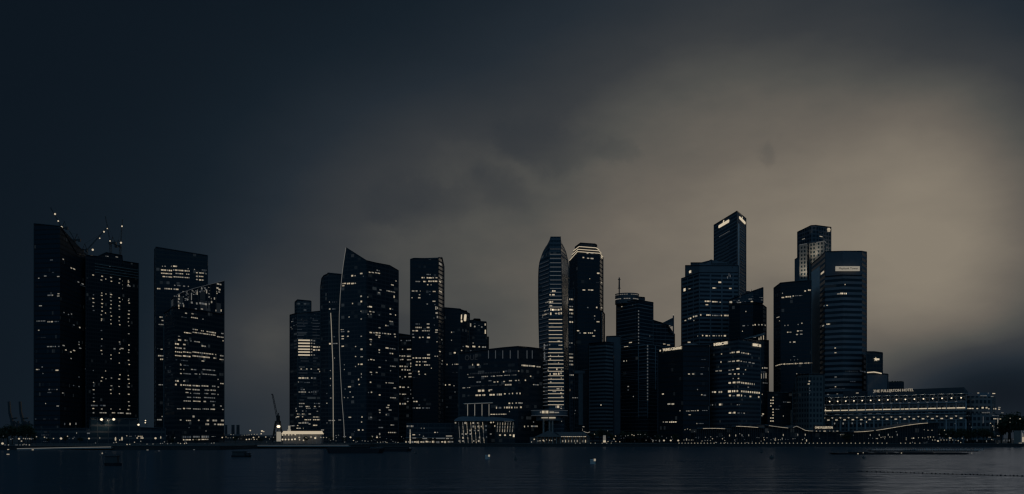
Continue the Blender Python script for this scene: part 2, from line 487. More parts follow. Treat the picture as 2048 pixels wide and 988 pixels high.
# ================================================================== THE SKYLINE
# ---- two unfinished office towers on the left, with tower cranes
A = Bld("office_tower", "dark unfinished glass tower with a sloping roof corner, leftmost building of the skyline",
        [(68, 905, 447), (120, 900, 452), (153, 941, 507), (176, 969, 512)], 45, facade(4.2, 1.6, .3, .1, (.03, .034, .04), .02, .05, .012, grough=.5, seed=1, spec=.03))  # cladding darkened to hold down sky glow on the right face
A.wins([(552, 88, 93, .5), (553, 114, 119, .6), (556.5, 76, 79, .6), (571, 73, 91, .12), (590.5, 95, 106, .65, 3), (587.5, 115, 119, .7), (592, 114, 119, .6),
        (611.5, 78, 84, .6), (642, 73, 92, .38), (643.5, 95, 106, .68, 3), (643, 109, 119, .28), (660.5, 76, 79, .7), (675, 75, 92, .13), (693, 94, 119, .5),
        (739, 72, 79, .75), (740.5, 111, 117, .85, 3), (740, 98, 106, .2), (734, 78, 86, .4), (747, 85, 87, .45), (779, 97, 100, .5), (779, 113, 115, .6), (779, 101, 112, .15),
        (785, 95, 103, .35), (807, 90.5, 92, .65), (812, 113, 118, .55), (520, 100, 106, .3), (545, 104, 108, .25), (518.5, 125, 127.5, .65), (536, 141, 144, .75), (538, 146, 150, .75), (564, 155, 158, .5),
        (568, 163, 167, .5), (571, 156, 172, .22), (655, 158, 160.5, .75, 3), (661, 171, 174, .5), (704, 140, 143, .75), (691, 125, 129, .55),
        (700, 130, 133, .75), (697, 158, 168, .5), (701, 146, 150, .75), (717, 141, 143, .55), (786, 124, 126.5, .6), (689, 157, 158.5, .6), (684, 157, 158.5, .4), (625, 127, 128.5, .45),
        (628, 142, 143.5, .5), (629, 136, 137.5, .4), (650, 146, 149, .35), (727, 171, 173, .45), (738, 170, 175, .35), (754, 157, 158.5, .3), (773, 157, 158.5, .4), (771, 146, 148, .3)])
A.win(838, 70, 78, .22, 3); A.win(838, 86, 99, .14, 3); A.win(838, 109, 115, .14, 3)
A.finish()

B_ = Bld("unfinished_tower", "dark half built tower with columns of work lights, behind two tower cranes",
         [(172, 950, 510), (195, 960, 513), (212, 967, 505), (244, 981, 511), (245, 982, 522), (277, 998, 527)], 45,
         facade(3.6, 2.4, .34, .2, (.06, .062, .066), .012, .08, .014, seed=2))
colsA = [(187, [550, 589.5, 597, 605, 612.5, 621, 741, 765, 772, 779.5, 788, 795.5, 803, 817]),
         (203.5, [552.5, 560, 586, 591, 599, 607, 614, 622, 629.5, 638, 641, 661, 678, 692, 701, 708, 755, 762, 818]),
         (222, [555, 562.5, 589, 594, 601.5, 609, 616.5, 624.5, 632, 639.5, 647.5, 710, 717.5, 756, 771.5, 779.5, 787, 818]),
         (239, [558, 566, 596, 603.5, 611.5, 618.5, 634, 641.5, 649.5, 684, 688, 698.5, 706, 726, 749.5, 758, 773, 787.5, 818.5]),
         (257.5, [561, 564, 569, 571.5, 598, 601, 606, 621.5, 628.5, 636.5, 643.5, 651.5, 667.5, 690, 700, 705, 720.5, 729, 751, 758.5, 767, 774, 788.5, 803.5, 811.5, 819]),
         (244.5, [562, 569.5, 577, 599]), (212, [558, 588, 626, 742, 757.5])]
for x, ys in colsA:
    for y in ys:
        wd = rng.choice((2.2, 3.2, 3.8, 2.8)); big = x in (244.5, 212)
        l = rng.choice((.9, .8, .7, .95, .6))
        if y in (589.5, 621, 661, 692, 741, 772, 788, 795.5, 688): l = .4
        dx = rng.uniform(-1, 1)
        B_.win(y, x + dx - (wd / 2 if not big else .8), x + dx + (wd / 2 if not big else .8), l * .92, 2.2)
B_.wins([(811, 182, 196, .45, 3), (811, 200, 211, .38, 3), (825.5, 182, 195, .6, 3), (825.5, 199, 213, .7), (825.5, 217, 230, .72), (826, 235, 247, .62, 3), (827, 252, 267, .6, 3),
         (697.5, 227, 231, .5, 3), (697, 241, 247, .7), (556, 172.5, 176, .2), (572, 254, 261, .6)])
for y in (512.5, 514): B_.win(y, 211 if y < 513 else 231, 218 if y < 513 else 236, .6, 1.6)
B_.win(533, 218, 221, .3, 1.5)
mb = MB()     # bare slab edges at the open top storeys
for y in (532, 537.5, 543, 548.5):
    p0, p1 = B_.plane(200); a, b2 = B_.hit(190, p0, p1), B_.hit(276, p0, p1)
    z = CAM_H + (HOR - y - 1) / F * 973
    mb.bar((a.x, a.y - .3, z), (b2.x, b2.y - .3, z), .5, .8)
mb.build("slab_edge", CONC, B_.root)
B_.finish()

POD = Bld("podium_building", "long low dark podium under the two unfinished towers, with floodlights on its roof",
          [(64, 800, 857), (180, 790, 857), (181, 790, 836), (276, 792, 838), (277, 792, 855), (331, 800, 857)], 60, facade(5, 8, .3, .06, (.10, .105, .11), .02, .05, .012, seed=3), cat="podium")
POD.wins([(860, 172, 182, .28, 1.6), (866.5, 174, 180, .4, 3), (864, 88, 99, .16, 3), (870, 83, 99, .22), (883, 86, 98, .22, 1.5), (877, 145, 147, .5), (866, 152.5, 154, .6, 3),
          (872.5, 258, 264, .4, 1), (872.5, 269, 286, .95, 1.3), (876, 273, 276, .8, 3), (876, 281, 287, .8, 3), (848, 139, 141, .75, 5), (848, 128.5, 130, .3, 5), (847.5, 151, 152.5, .5, 5)])
POD.finish()

# ---- twin office towers with slanted tops
C_ = Bld("office_tower", "tall slab tower with a roof slanting down rightwards, behind the tower with the glass crown",
         [(309, 975, 499), (312, 950, 494), (415, 971, 511)], 40, facade(4.0, 3.0, .36, .1, (.06, .065, .07), .016, .07, .014, seed=4))
C_.wins([(532.5, 324, 326, .6), (532.5, 329, 331.5, .6), (532.5, 342, 343.5, .6), (532.5, 346, 354, .85, 3), (540.5, 322, 344, .85, 3.2), (541, 346, 379, .8, 3), (547, 322, 344, .8), (547.5, 347, 379, .72),
         (553.5, 322, 344, .8), (554.5, 347, 379, .75), (545.5, 392, 395.5, .8), (546, 398, 407.5, .75), (552.5, 392, 395.5, .75), (553, 398, 407.5, .8), (559, 392, 395.5, .7), (560, 398, 407.5, .8, 3),
         (537.5, 375.5, 377, .6), (539, 388, 390, .6), (540, 398, 413, .35), (547.5, 411, 413, .5), (571, 348, 361, .5), (572.5, 366, 378, .55), (577.5, 314, 327, .8, 3), (577.5, 329, 344, .75, 3), (578.5, 347, 357, .8, 3), (592.5, 348, 354, .4),
         (634, 314, 325, .7), (634, 329, 338, .7, 3), (641, 323, 327, .7), (649, 317, 327, .55), (658.5, 336, 338, .3), (698.5, 321, 325.5, .75), (697, 315, 316, .35), (711.5, 316, 327, .75, 3), (718.5, 316, 328, .82, 3.2),
         (733, 323, 331, .35), (769.5, 317, 326, .6), (839.5, 314, 324, .55, 3), (833, 323, 325.5, .55)])
C_.finish()

D_ = Bld("office_tower", "office tower with a tilted, inside-lit glass crown, in front of the slanted slab tower",
         [(328, 888, 627), (349, 860, 613), (448, 918, 629)], 38, facade(4.0, 3.0, .4, .1, (.06, .065, .07), .018, .10, .016, seed=5))
D_.block(D_.flush([(342, 600), (349, 594), (357, 588), (388, 577), (420, 569), (448, 562)]), 30, facade(9, 7, .06, .08, (.08, .08, .085), .03, .25, .02, seed=6), 630, "glass_crown")
for x in (378.5, 396.5, 415.5, 421, 432):
    mb = MB(); p0, p1 = D_.plane(x); c = D_.hit(x, p0, p1)
    mb.box(c.x - .45, c.x + .45, c.y - .9, c.y, CAM_H + (HOR - 617) / F * c.y, CAM_H + (HOR - (588 - (x - 357) * .29)) / F * c.y)
    mb.build("mullion", DARKSTEEL, D_.root)
def scat(B, x0, x1, y0, y1, n, lum, w=(1, 3.5), h=(1, 2.5)):
    for _ in range(n):
        a = rng.uniform(x0, x1 - 1); wd = rng.uniform(*w)
        B.win(rng.uniform(y0, y1), a, min(a + wd, x1), lum * rng.uniform(.6, 1.15), rng.uniform(*h), split=False)
scat(D_, 365, 378, 582, 602, 16, .5); scat(D_, 382, 396, 578, 590, 14, .55); scat(D_, 398, 414, 573, 584, 16, .5); scat(D_, 417, 422.5, 571, 595, 9, .5, (1, 2))
D_.wins([(586, 394, 396, .75, 9), (583, 412.5, 414.5, .7, 9), (606, 382, 396, .5, 4.5), (607.5, 399, 414.5, .55, 4.5), (593, 382.5, 383.5, .5, 18), (568.5, 434, 444, .65, 3), (576, 432, 437, .75, 3.5), (579, 437, 441, .75, 3.5), (583, 431, 434, .65), (584, 437, 440, .6),
         (586.5, 431, 435, .75), (597, 428, 430, .65, 5), (597, 420, 423, .6, 3), (604, 422, 424.5, .65, 5), (591.5, 357, 359.5, .7, 6), (598, 356.5, 359.5, .65, 3), (603, 356, 358, .6, 2.5), (613.5, 357, 358.5, .85, 10),
         (607, 365, 367, .5, 3), (611.5, 367, 368, .7, 6), (592.5, 348, 354, .5, 1), (606, 356, 362, .5, 1.2), (621, 431.5, 432.5, .7, 4), (621, 441.8, 443, .8, 5), (618, 402, 406, .7), (617.5, 390, 394, .4), (608, 418, 419, .5, 4)])
D_.wins([(626.5, 370, 374, .65, 3), (627.5, 383, 387, .7), (627, 375, 395, .15), (634.5, 363, 374, .4, 1.5), (636.5, 382, 407, .72), (659, 385, 395, .75), (662.5, 402, 419, .72), (665, 419, 432, .78, 3),
         (665.7, 368, 382, .85), (667.5, 385, 432, .72), (674, 434, 447, .7), (672.5, 356, 360, .6, 1.5), (680, 356, 363.5, .85, 4), (681, 366, 383, .65, 3), (683.5, 388, 400, .7), (688, 350, 359.5, .9, 3.5), (689, 366, 371, .75, 3), (692.5, 403, 416, .72, 3),
         (696, 350, 364, .8, 3), (697, 367, 370.5, .6, 3), (704, 350, 364, .85), (704.5, 366, 382, .8), (706.5, 385, 432, .72), (667, 442, 447, .5), (711.5, 440, 447, .6, 3), (711.5, 350, 364, .85), (712.5, 366, 382, .85, 3), (714, 385, 432, .78, 3),
         (719, 439, 447, .75), (681.5, 445, 447, .8), (722, 403, 408.5, .75), (720.5, 351, 375, .3), (728, 360, 362, .6), (730, 360, 363, .7), (731, 367, 382, .3), (738.5, 360, 363, .65, 1.5), (739, 366.5, 368.5, .65), (739, 379, 393, .6), (740, 405, 431, .5),
         (747, 360, 363.5, .75), (747.5, 367, 382, .45), (748, 389, 400, .6), (749, 405, 432, .5), (762, 350, 362, .78, 3.6), (762, 366.5, 370, .7, 3), (769.5, 350, 364, .85, 4), (770.5, 366, 382, .8, 3), (771.5, 385, 400, .85, 3), (772, 403, 418, .75, 3), (772.5, 424, 431, .75, 3),
         (778.5, 371, 382, .75), (779.5, 385, 400, .7, 3), (780, 403, 418, .7, 3), (780.5, 421, 431, .7, 3), (785, 371, 377, .7), (786.5, 380, 382, .6), (787, 387, 401, .5), (787.5, 408, 431, .5), (794.5, 371, 382, .6), (795, 386, 401, .55), (795.5, 408, 431, .5),
         (802, 367, 382, .7), (802.5, 386, 401, .78), (803, 407, 412, .7, 3), (803, 420, 431, .4), (817.5, 350, 363, .6), (817, 366, 370, .8, 3), (817, 372, 382, .65), (818, 386, 401, .6), (818, 405, 418, .6), (818.5, 421, 431, .7, 3), (833, 385, 389, .7, 4.5),
         (840, 359.5, 363, .7), (841, 372, 381.5, .75), (840.5, 396, 399, .75, 3), (841, 413.5, 418, .75, 3.5), (841, 425, 434, .8, 4), (841, 442, 447.5, .7, 4), (848.5, 411, 418, .65, 4), (848.5, 428, 432, .6, 3.5), (849, 435, 447.5, .78, 3.6), (759, 435, 444, .7),
         (767, 437, 447.5, .75), (774, 435, 438, .55), (789, 435, 437, .6), (812, 440, 443.5, .6), (819, 444, 447, .6), (810, 426, 429, .55), (879.5, 366, 382, 1), (879.2, 385, 400, 1), (878.8, 403, 418, 1), (874, 366, 382, .32, 5), (873.5, 386, 399, .4, 4), (873.5, 403, 418, .5, 5),
         (873, 423, 431, .5, 1), (855, 377, 379, .35), (862, 411, 413, .5)])
scat(D_, 330, 347, 660, 780, 16, .25, (1, 3), (1, 1.6))
D_.finish()

m = MB(); P = [PT(x, D_.hit(x, *D_.plane(x)).y - .1, y - .3) for x, y in ((349.5, 594), (357, 588), (388, 577), (420, 569), (447.5, 562))]
for a, b2 in zip(P, P[1:]): m.bar(a, b2, .4)
m.build("crown_edge_light", emit(.36), D_.root)
# ---- striped residential tower
E_ = Bld("apartment_tower", "pale ribbed tower with six bright striped floors, behind the white lit marquee",
         [(580, 1015, 630), (594, 1000, 626), (622, 1002, 624), (642, 1004, 622)], 36, facade(3.3, 9.0, .42, .12, (.11, .115, .125), .03, .22, .02, seed=8))
E_.block([(590, 1006, 604), (595, 1000.5, 599.5), (622, 1002.5, 602)], 22, facade(3, 3, .5, .2, (.13, .13, .135), .03, .3, .03, seed=9), 632)
for y in (680.5, 686.5, 692.5, 698.5, 704, 710):
    E_.win(y, 596.5, 620, .92, 3.3, .08, False); E_.win(y, 622.2, 624.6, .7, 2.6)
E_.wins([(694, 626, 637, .88, 3.2), (694, 638.5, 642, .8, 3), (700, 626, 642, .85, 3.4), (681.5, 627, 630, .5), (687, 627, 630, .5), (710, 627, 630, .5), (756, 597, 620, .85, 3.4), (756, 622, 625, .7, 3), (756, 627, 632, .4), (738, 601, 604, .75), (738, 612, 615, .78), (738, 621, 624, .7), (738.5, 635, 638.5, .75),
         (743, 638.5, 642, .85, 3), (784, 597, 612, .82), (779, 601, 611, .5), (784, 622, 634, .45), (784.5, 617, 620, .5), (807, 598, 609, .6), (813, 598, 606, .7), (813, 611, 619, .85), (813, 628, 643, .75), (807, 628, 642, .4), (816.5, 612, 622, .7, 1.6), (816.5, 626, 634, .5, 1.6), (822, 604, 613, .45), (822.5, 633, 642, .75, 1.6),
         (828, 594, 609, .82, 1.8), (828, 617, 622, .55), (833.5, 593, 609, .9, 2), (834, 626, 638, .75, 1.8), (839.5, 609, 622, .9, 2), (839.5, 626, 642, .9, 2), (846, 597, 605, .8), (845.5, 605, 617, .55, 4), (848, 617, 621, .6), (851, 594, 605, .8, 2), (850.5, 626, 635, .9, 2.4), (856.5, 593, 607, .9, 2),
         (705, 640, 642, .6), (715.5, 640, 642, .6), (722, 640, 642, .5), (729, 640, 641.5, .6), (734.5, 640, 641.5, .5), (764, 596, 598, .6), (765, 608, 621, .3), (822, 592, 594, .7, 3), (817, 591, 593, .5, 3), (835, 591, 594, .6), (851.5, 581, 590, .6)])
for y in range(640, 680, 6):
    E_.win(y + rng.random(), 594, 594 + rng.uniform(8, 26), rng.uniform(.16, .26), 1.5, .08, False); E_.win(y + rng.random(), 625, 625 + rng.uniform(8, 16), rng.uniform(.16, .26), 1.5, .08, False)
for y in range(716, 806, 6):
    if rng.random() < .8: E_.win(y, 596 + rng.uniform(0, 8), 606 + rng.uniform(0, 14), rng.uniform(.16, .3), 1.4, .08, False)
    if rng.random() < .7: E_.win(y, 626, 630 + rng.uniform(0, 12), rng.uniform(.14, .26), 1.4, .08, False)
scat(E_, 581, 593, 632, 660, 9, .45, (1, 2.5), (1, 2)); scat(E_, 595, 642, 628, 650, 10, .3, (1, 3), (1, 2))
E_.finish(99)

# ---- the sail shaped pair
G_ = Bld("apartment_tower", "slim dark tower with a rounded shoulder, tucked against the taller sail shaped tower",
         [(641, 905, 575), (643.5, 902, 557), (648, 899, 551), (655, 896, 548), (656, 895.5, 546), (686, 893, 549)], 34, facade(3.5, 2.2, .3, .16, (.085, .09, .10), .02, .08, .014, seed=10))
G_.wins([(604, 658, 660, .6), (604, 664, 675, .2), (618, 658, 661, .75, 3), (618, 664, 672, .35), (687.5, 658, 662, .9, 3.5), (687, 666, 675, .5), (841, 657, 670, .55), (840, 671, 682, .55), (757, 660, 662, .7, 3), (741, 660, 661.5, .5), (771, 660, 661.5, .5), (796, 660, 663, .6), (806.5, 652.5, 655, .7),
         (846, 653, 655, .4), (860, 642, 648, .6), (846, 660, 661, .3), (787, 653, 654.5, .3), (673.5, 667, 670, .3), (716, 668, 670, .5)])
G_.strip([(661.5, 626), (662.5, 645), (664.2, 690), (665.8, 725), (666.3, 780), (666.8, 880)], .66, w=.5)
G_.finish()

SV = [(684, 862, 495), (733, 850, 521), (797, 888, 541)]
S_ = Bld("sail_tower", "tall sail shaped apartment tower with a sharp peak and a lit curving edge", SV, 30, facade(3.4, 3.0, .3, .1, (.07, .075, .085), .018, .10, .016, seed=11), custom=True)
edgeL = [(692, 495), (689.5, 510), (686.5, 530), (683.5, 555), (680.5, 590), (678.6, 630), (678.2, 665), (679.2, 705), (681.2, 750), (684, 800), (687.5, 845), (690, 878)]
edgeR = [(797, 541), (798, 570), (799, 620), (799, 878)]
m = MB()
p0, p1 = S_.plane(700)
def fpt(x, y, pl):
    c = S_.hit(x, *pl); return Vector((c.x, c.y, max(GZ, CAM_H + (HOR - y) / F * c.y)))
tops = [(692, 495), (733, 521)]
top2 = [(733, 521), (752, 525.5), (779, 530.5), (797, 541)]
LE = [fpt(x, y, (p0, p1)) for x, y in edgeL]; LE[-1].z = GZ
cr = fpt(733, 521, (p0, p1))
for a, b_ in zip(LE, LE[1:]):
    za, zb = min(a.z, cr.z), min(b_.z, cr.z)
    if b_.z >= cr.z: continue
    ca, cb = Vector((cr.x, cr.y, za)), Vector((cr.x, cr.y, zb))
    m.face([b_, cb, ca, a] if a.z <= cr.z else [b_, cb, cr, a], [(p.x - b_.x + b_.x, p.z) for p in ([b_, cb, ca, a])])
hi = [p for p in LE if p.z > cr.z]
lo = [p for p in LE if p.z <= cr.z][0]
# triangle above the crease height
if len(hi) > 1: m.face(hi[::-1] + [cr], [(p.x, p.z) for p in hi[::-1] + [cr]])
q0, q1 = S_.plane(780)
T2 = [fpt(x, y, (q0, q1)) for x, y in top2]
for a, b_ in zip(T2, T2[1:]):
    m.face([Vector((a.x, a.y, GZ)), Vector((b_.x, b_.y, GZ)), b_, a], [(a.x, GZ), (b_.x, GZ), (b_.x, b_.z), (a.x, a.z)])
bk = Vector((PT(700, 900, z=0).x, 905, 0)); bk2 = Vector((PT(795, 925, z=0).x, 925, 0))
for a, b_ in zip(LE, LE[1:]):
    m.face([(bk.x, bk.y, a.z), (bk.x, bk.y, b_.z), b_, a])
m.face([(bk.x, bk.y, GZ), (bk2.x, bk2.y, GZ), (bk2.x, bk2.y, T2[-1].z), (bk.x, bk.y, LE[0].z)])
m.face([(bk2.x, bk2.y, GZ), (T2[-1].x, T2[-1].y, GZ), T2[-1], (bk2.x, bk2.y, T2[-1].z)])
m.face([LE[0], cr] + T2[1:] + [(bk2.x, bk2.y, T2[-1].z), (bk.x, bk.y, LE[0].z)])
m.build("wall", S_.mat, S_.root)
m = MB()
line = [LE[0], cr] + T2[1:]
for a, b_ in zip(line, line[1:]): m.tube(a - Vector((0, .1, 0)), b_ - Vector((0, .1, 0)), .3)
m.tube((T2[-1].x, T2[-1].y, GZ), T2[-1], .3)
m.build("halo_rim_tube", TRIM, S_.root, smooth=True)
m = MB()
for a, b_ in zip(LE, LE[1:]): m.bar(a - Vector((0, .3, 0)), b_ - Vector((0, .3, 0)), .36)
m.build("edge_light", emit(.5), S_.root)
S_.fac = [((684, 862), (733, 850)), ((733, 850), (797, 888))]
S_.wins([(551.5, 702.5, 706.5, .95, 3.6), (551.5, 709, 711.5, .65), (547, 720, 725, .75, 3.2), (552.5, 726, 727.5, .3), (567, 685, 692, .85, 2.8), (567, 694, 701, .9, 3.4), (567, 702, 708, .85, 3.2), (566.5, 709, 712, .7), (571.5, 684.5, 689, .78), (592.5, 720.5, 724, .65, 3.6), (603, 721, 724.3, .92, 4), (607, 704, 706.3, .75, 3), (622.5, 721, 723, .55),
  (659, 681.5, 697, .8, 1.6), (663, 682, 697, .4), (663, 695, 698.5, .78, 3), (672.5, 683, 688, .8), (672.5, 694, 697.5, .75), (677.5, 683, 688, .75), (692.5, 683, 688, .8, 2.8), (634, 697, 699.5, .65), (638, 721, 724, .55), (672.5, 721, 724, .55), (693, 710, 712.5, .7), (698.5, 721, 725.3, .75, 4), (713, 710, 712.5, .75), (713.5, 721, 726, .55), (728.5, 716, 718.3, .8, 3), (728.5, 721, 725.3, .88, 3),
  (733, 710, 712, .55), (739, 688, 689.5, .55), (729.5, 688, 689.5, .4), (748, 722, 723.5, .6, 4), (754.5, 722, 723.3, .5, 3), (759, 716, 718.3, .8, 4), (769, 717, 720, .75), (773.5, 696, 702, .75, 3), (778, 689, 692, .3), (784, 699, 701.5, .65), (794, 704, 707.5, .6), (795, 688, 689.5, .6), (795.5, 695, 696.5, .5), (834.5, 697, 702.5, .75), (834, 722.8, 725.3, .88, 2.6), (844, 722, 724.5, .75, 2.6), (860, 715.5, 719.5, .8, 3.2), (860, 724, 727, .75, 3), (863, 708, 710, .25),
  (594, 735, 736.3, .6), (540.5, 750, 759.5, .45), (544.5, 737.5, 741, .8), (545, 743, 748, .7), (545.5, 750, 754, .7), (546.5, 755, 760, .75), (560.5, 751, 754, .35), (562, 791, 793, .75), (570, 782, 788.5, .7), (579.5, 756, 763, .5), (585.5, 756, 760, .6), (583, 773, 790, .8), (593.5, 787, 789.5, .85, 5.5), (613.5, 738, 744, .88, 3.4), (613.5, 735, 737, .7), (623, 738.5, 742.5, .75), (624, 745, 749, .6), (617.5, 779, 782, .85, 3.2), (618.5, 784, 786, .3), (628.5, 779, 783, .6),
  (628.5, 735, 737.3, .6), (628.5, 741, 743, .55), (630, 757, 760, .35), (628, 779, 782, .75), (630, 790, 792, .85, 3), (643, 779, 786, .7), (651, 770.5, 773, .85, 3), (651.5, 774, 777, .45), (655.5, 757, 761, .6), (665, 739, 744, .82, 3), (665.5, 746, 750, .5, 3), (665.5, 751, 755.5, .82, 2.8), (666, 757, 761, .7, 3), (666.5, 764, 766.5, .5), (667, 768, 772.5, .7), (668, 775, 782, .7, 2.8), (668.5, 787.5, 791, .7, 3), (670, 751, 755, .65), (671, 757, 761, .75), (674.5, 756.5, 760, .75, 3), (679, 739, 744, .75), (683.5, 741, 743, .4), (689, 739.5, 742.5, .7, 3), (673.5, 789, 791.5, .78),
  (696, 771, 777, .8, 3), (697.5, 779, 791, .6), (700, 757, 760, .8, 3), (705, 757, 760, .6), (707, 779, 787.5, .85, 3), (719, 740, 744.5, .8), (720, 746, 749.5, .65), (720, 736, 737.5, .5, 3), (721, 771, 773, .4), (734.5, 757, 761.5, .65), (732.5, 780, 791, .55), (744.5, 739.5, 744, .75), (745, 751.5, 755, .65), (749, 742.5, 744, .5, 3), (741.5, 780, 782, .5), (764.5, 739.5, 742.5, .85, 3), (784.5, 741.5, 744.3, .75, 3), (785, 736, 738, .4), (790, 757.5, 761, .88), (765.5, 771, 774, .7), (766, 777, 787, .6), (776, 787, 792, .7), (795.5, 780, 792, .65), (810.5, 775, 779, .75), (815, 772, 778, .65), (820, 757.5, 761, .7), (825, 758, 761, .65), (820, 777, 783, .6),
  (829.5, 771.5, 773.5, .7), (840, 757.5, 761, .35), (850, 781, 788, .75), (834.5, 740, 744, .5), (855, 757, 767, .4), (865, 776, 792, .75), (868, 758, 760.5, .6, 5)])
S_.finish(99)

H_ = Bld("office_block", "low office block between the sail shaped tower and the slab tower to its right",
         [(796, 962, 667), (824, 955, 671)], 30, facade(4, 3, .4, .12, (.10, .105, .11), .02, .1, .015, seed=12), cat="office block")
H_.wins([(681, 801, 804, .4), (681, 812, 822, .4), (698.5, 804, 811, .65), (698.5, 814, 822, .85), (711.5, 798.5, 801, .65), (712, 803, 811, .78), (712.5, 814, 822, .8), (719.5, 800, 802, .6), (719, 803, 807, .75), (719.5, 814, 822, .75), (727, 820.5, 822.3, .75, 4), (732.5, 799, 802, .8, 3), (732.5, 803, 806, .75, 3), (733, 809, 811.5, .75, 3), (733, 813, 822, .82, 3), (739.5, 803, 806, .78, 3), (739.5, 809, 812, .78, 3), (740, 814, 822, .78, 3),
         (747, 817, 823, .75), (753.5, 809, 812, .75, 3), (753.5, 817, 823, .75), (753.5, 799, 801, .65), (757, 804, 806, .4), (774, 799, 802, .88, 3.4), (774.5, 804, 811, .75), (774.5, 815, 818, .65), (773, 796, 798, .55), (788, 799, 801, .7), (788.5, 804, 812, .75), (807.5, 799, 801.5, .85, 4), (807.5, 804, 812, .75, 3.6), (780, 820.5, 822, .4), (788, 821, 822, .5), (797, 814, 818, .3), (803, 814, 817, .6)])
H_.finish()

# ---- plain slab tower with notched right corner
I_ = Bld("office_tower", "plain square slab tower with a notched right corner, left of the rounded white sign",
         [(821, 958, 518.5), (828, 958.5, 516.5), (876, 962, 517.5), (877.5, 963, 515), (884, 974, 515), (888, 980, 533)], 40, facade(3.9, 2.4, .42, .08, (.055, .06, .07), .016, .07, .014, seed=13))
I_.wins([(549, 853, 862, .45), (555.5, 843, 864, .92, 2.8), (555.5, 865, 868, .7, 3), (555.5, 871, 875, .75), (556, 880.5, 883.5, .6), (563, 831, 840, .55), (563, 843, 852, .85, 2.8), (562.5, 853, 864, .9, 3), (562.5, 865, 875, 1, 3.2), (563.5, 878, 882, .85, 3), (569.5, 854, 863, .8), (582, 823.5, 829, .65), (582, 831, 841, .7), (583, 865.5, 875, .8), (583, 878, 884, .8), (583, 843, 852, .12), (583, 858, 862, .25), (589.5, 837.5, 840.5, .65), (589, 858, 861, .35),
         (595.5, 823, 829.5, .78), (595.5, 836, 841, .78, 2.8), (602.5, 865, 871, .72), (609, 869, 870.5, .35), (528, 878, 883, .6, 5), (608, 853, 856, .5), (616, 870.5, 873, .7, 8), (616, 874, 876, .65, 5), (626, 871, 875.5, .7, 4), (634, 873.5, 876, .6, 5), (636, 867, 869, .3), (648, 831, 841, .35), (648, 853.5, 859, .7, 3), (655, 831, 843, .78, 3), (655, 853.5, 859, .72, 3), (650, 868, 869.5, .3),
         (661.5, 824.5, 829, .78), (661.5, 831, 836, .85, 3), (661.5, 844, 848, .65), (661.5, 849, 859, .65), (668.5, 824, 828, .45), (668.5, 856, 859, .35), (674.5, 825, 829, .6), (675, 838, 841, .85, 3), (674.5, 844, 852, .75), (675, 854, 860, .95, 3.4), (660, 870.5, 876, .75), (664.5, 870, 875, .7), (683.5, 873, 875, .75), (703, 878, 881.5, .8), (712.5, 869, 871.5, .65), (712.5, 873.5, 876, .7), (709.5, 854, 860, .75, 3), (716, 825, 828.5, .85), (716, 831, 842, .85, 3), (716, 845, 848, .75, 3), (716, 849, 860, .85, 3), (723.5, 832, 836, .78), (723.5, 838, 841, .8), (723.5, 844.5, 853, .75), (730, 831, 835, .8, 3), (730, 838, 841, .8, 3), (730, 845, 860, .8, 3), (743, 836, 839, .9, 3.4), (748.5, 837, 840, .65), (748.5, 849, 852, .75), (742, 824, 834, .2), (755, 825, 840, .12),
         (736.5, 862, 863.5, .8), (679.5, 882.5, 884.5, .55), (721.5, 883.5, 885.5, .65), (728, 883, 884.5, .5), (796, 824, 827, .5), (803, 826.5, 834, .85), (803, 832, 835, .95, 3), (816, 823, 830, .4), (816, 832, 842, .7, 3), (816, 844, 860, .4), (810, 837, 840, .3)])
I_.finish(99)

J_ = Bld("office_tower", "dark flat topped tower with a big white rounded sign on its top right corner",
         [(886, 1000, 615), (921, 1003, 618), (922, 1003.5, 621), (933, 1012, 622), (934, 1013, 625), (939, 1020, 627)], 36, facade(3.9, 2.8, .4, .1, (.07, .075, .085), .018, .05, .012, seed=14))
sg = MB()
p0, p1 = J_.plane(930)
def disc_quad(B, x, y, rx, ry, lean=0, n=14, proud=.5):
    pl = B.plane(x); c = B.hit(x, *pl); s = c.y / F; d = (pl[1] - pl[0]); d.z = 0; d.normalize(); nr = d.cross(Vector((0, 0, 1)))
    if nr.y > 0: nr = -nr
    z = CAM_H + (HOR - y) * s; P = []
    for k in range(n):
        a = 2 * math.pi * k / n
        ca, sa = math.cos(a), math.sin(a)
        ca = math.copysign(abs(ca) ** .6, ca); sa = math.copysign(abs(sa) ** .6, sa)
        P.append(Vector((c.x, c.y, 0)) + d * ((ca * rx + lean * sa) * s) + Vector((0, 0, z + sa * ry * s)) + nr * proud)
    return P, nr
def slab(mb, P, nr, th=.5):
    mb.face(P); Q = [p - nr * th for p in P]
    for i in range(len(P)):
        j = (i + 1) % len(P); mb.face([P[i], Q[i], Q[j], P[j]])
P, nr = disc_quad(J_, 930, 635.5, 3.6, 7, 1.2); slab(sg, P, nr)
P, nr = disc_quad(J_, 922.5, 634, 1.1, 5, 0.5); slab(sg, P, nr)
P, nr = disc_quad(J_, 922.8, 642.5, 2.2, 2, 0); slab(sg, P, nr)
sg.build("sign", emit(1.0), J_.root)
J_.wins([(664.5, 902, 904.3, .75, 3), (664, 905, 909, .25), (680.5, 902, 904, .6), (705.5, 907.5, 911.5, 1, 3.4), (728.5, 909, 920, .8), (729, 893, 895, .8, 3), (729, 904, 906, .6), (717, 922.3, 924, .85), (725, 922, 924, .88), (731, 922, 924, .75, 4), (701, 922, 924.5, .75), (730, 925, 932, .6), (745, 905, 917, .14), (760, 920, 924, .15), (770, 890, 892, .9, 3.4), (769.5, 897, 901, .85), (771.5, 907, 909, .7), (771, 887, 888, .7, 4), (784, 909, 911, .4), (814, 893, 895, .3), (693, 932, 937.5, .85, 3.4), (693, 925, 928, .35)])
J_.finish()
mb = MB()
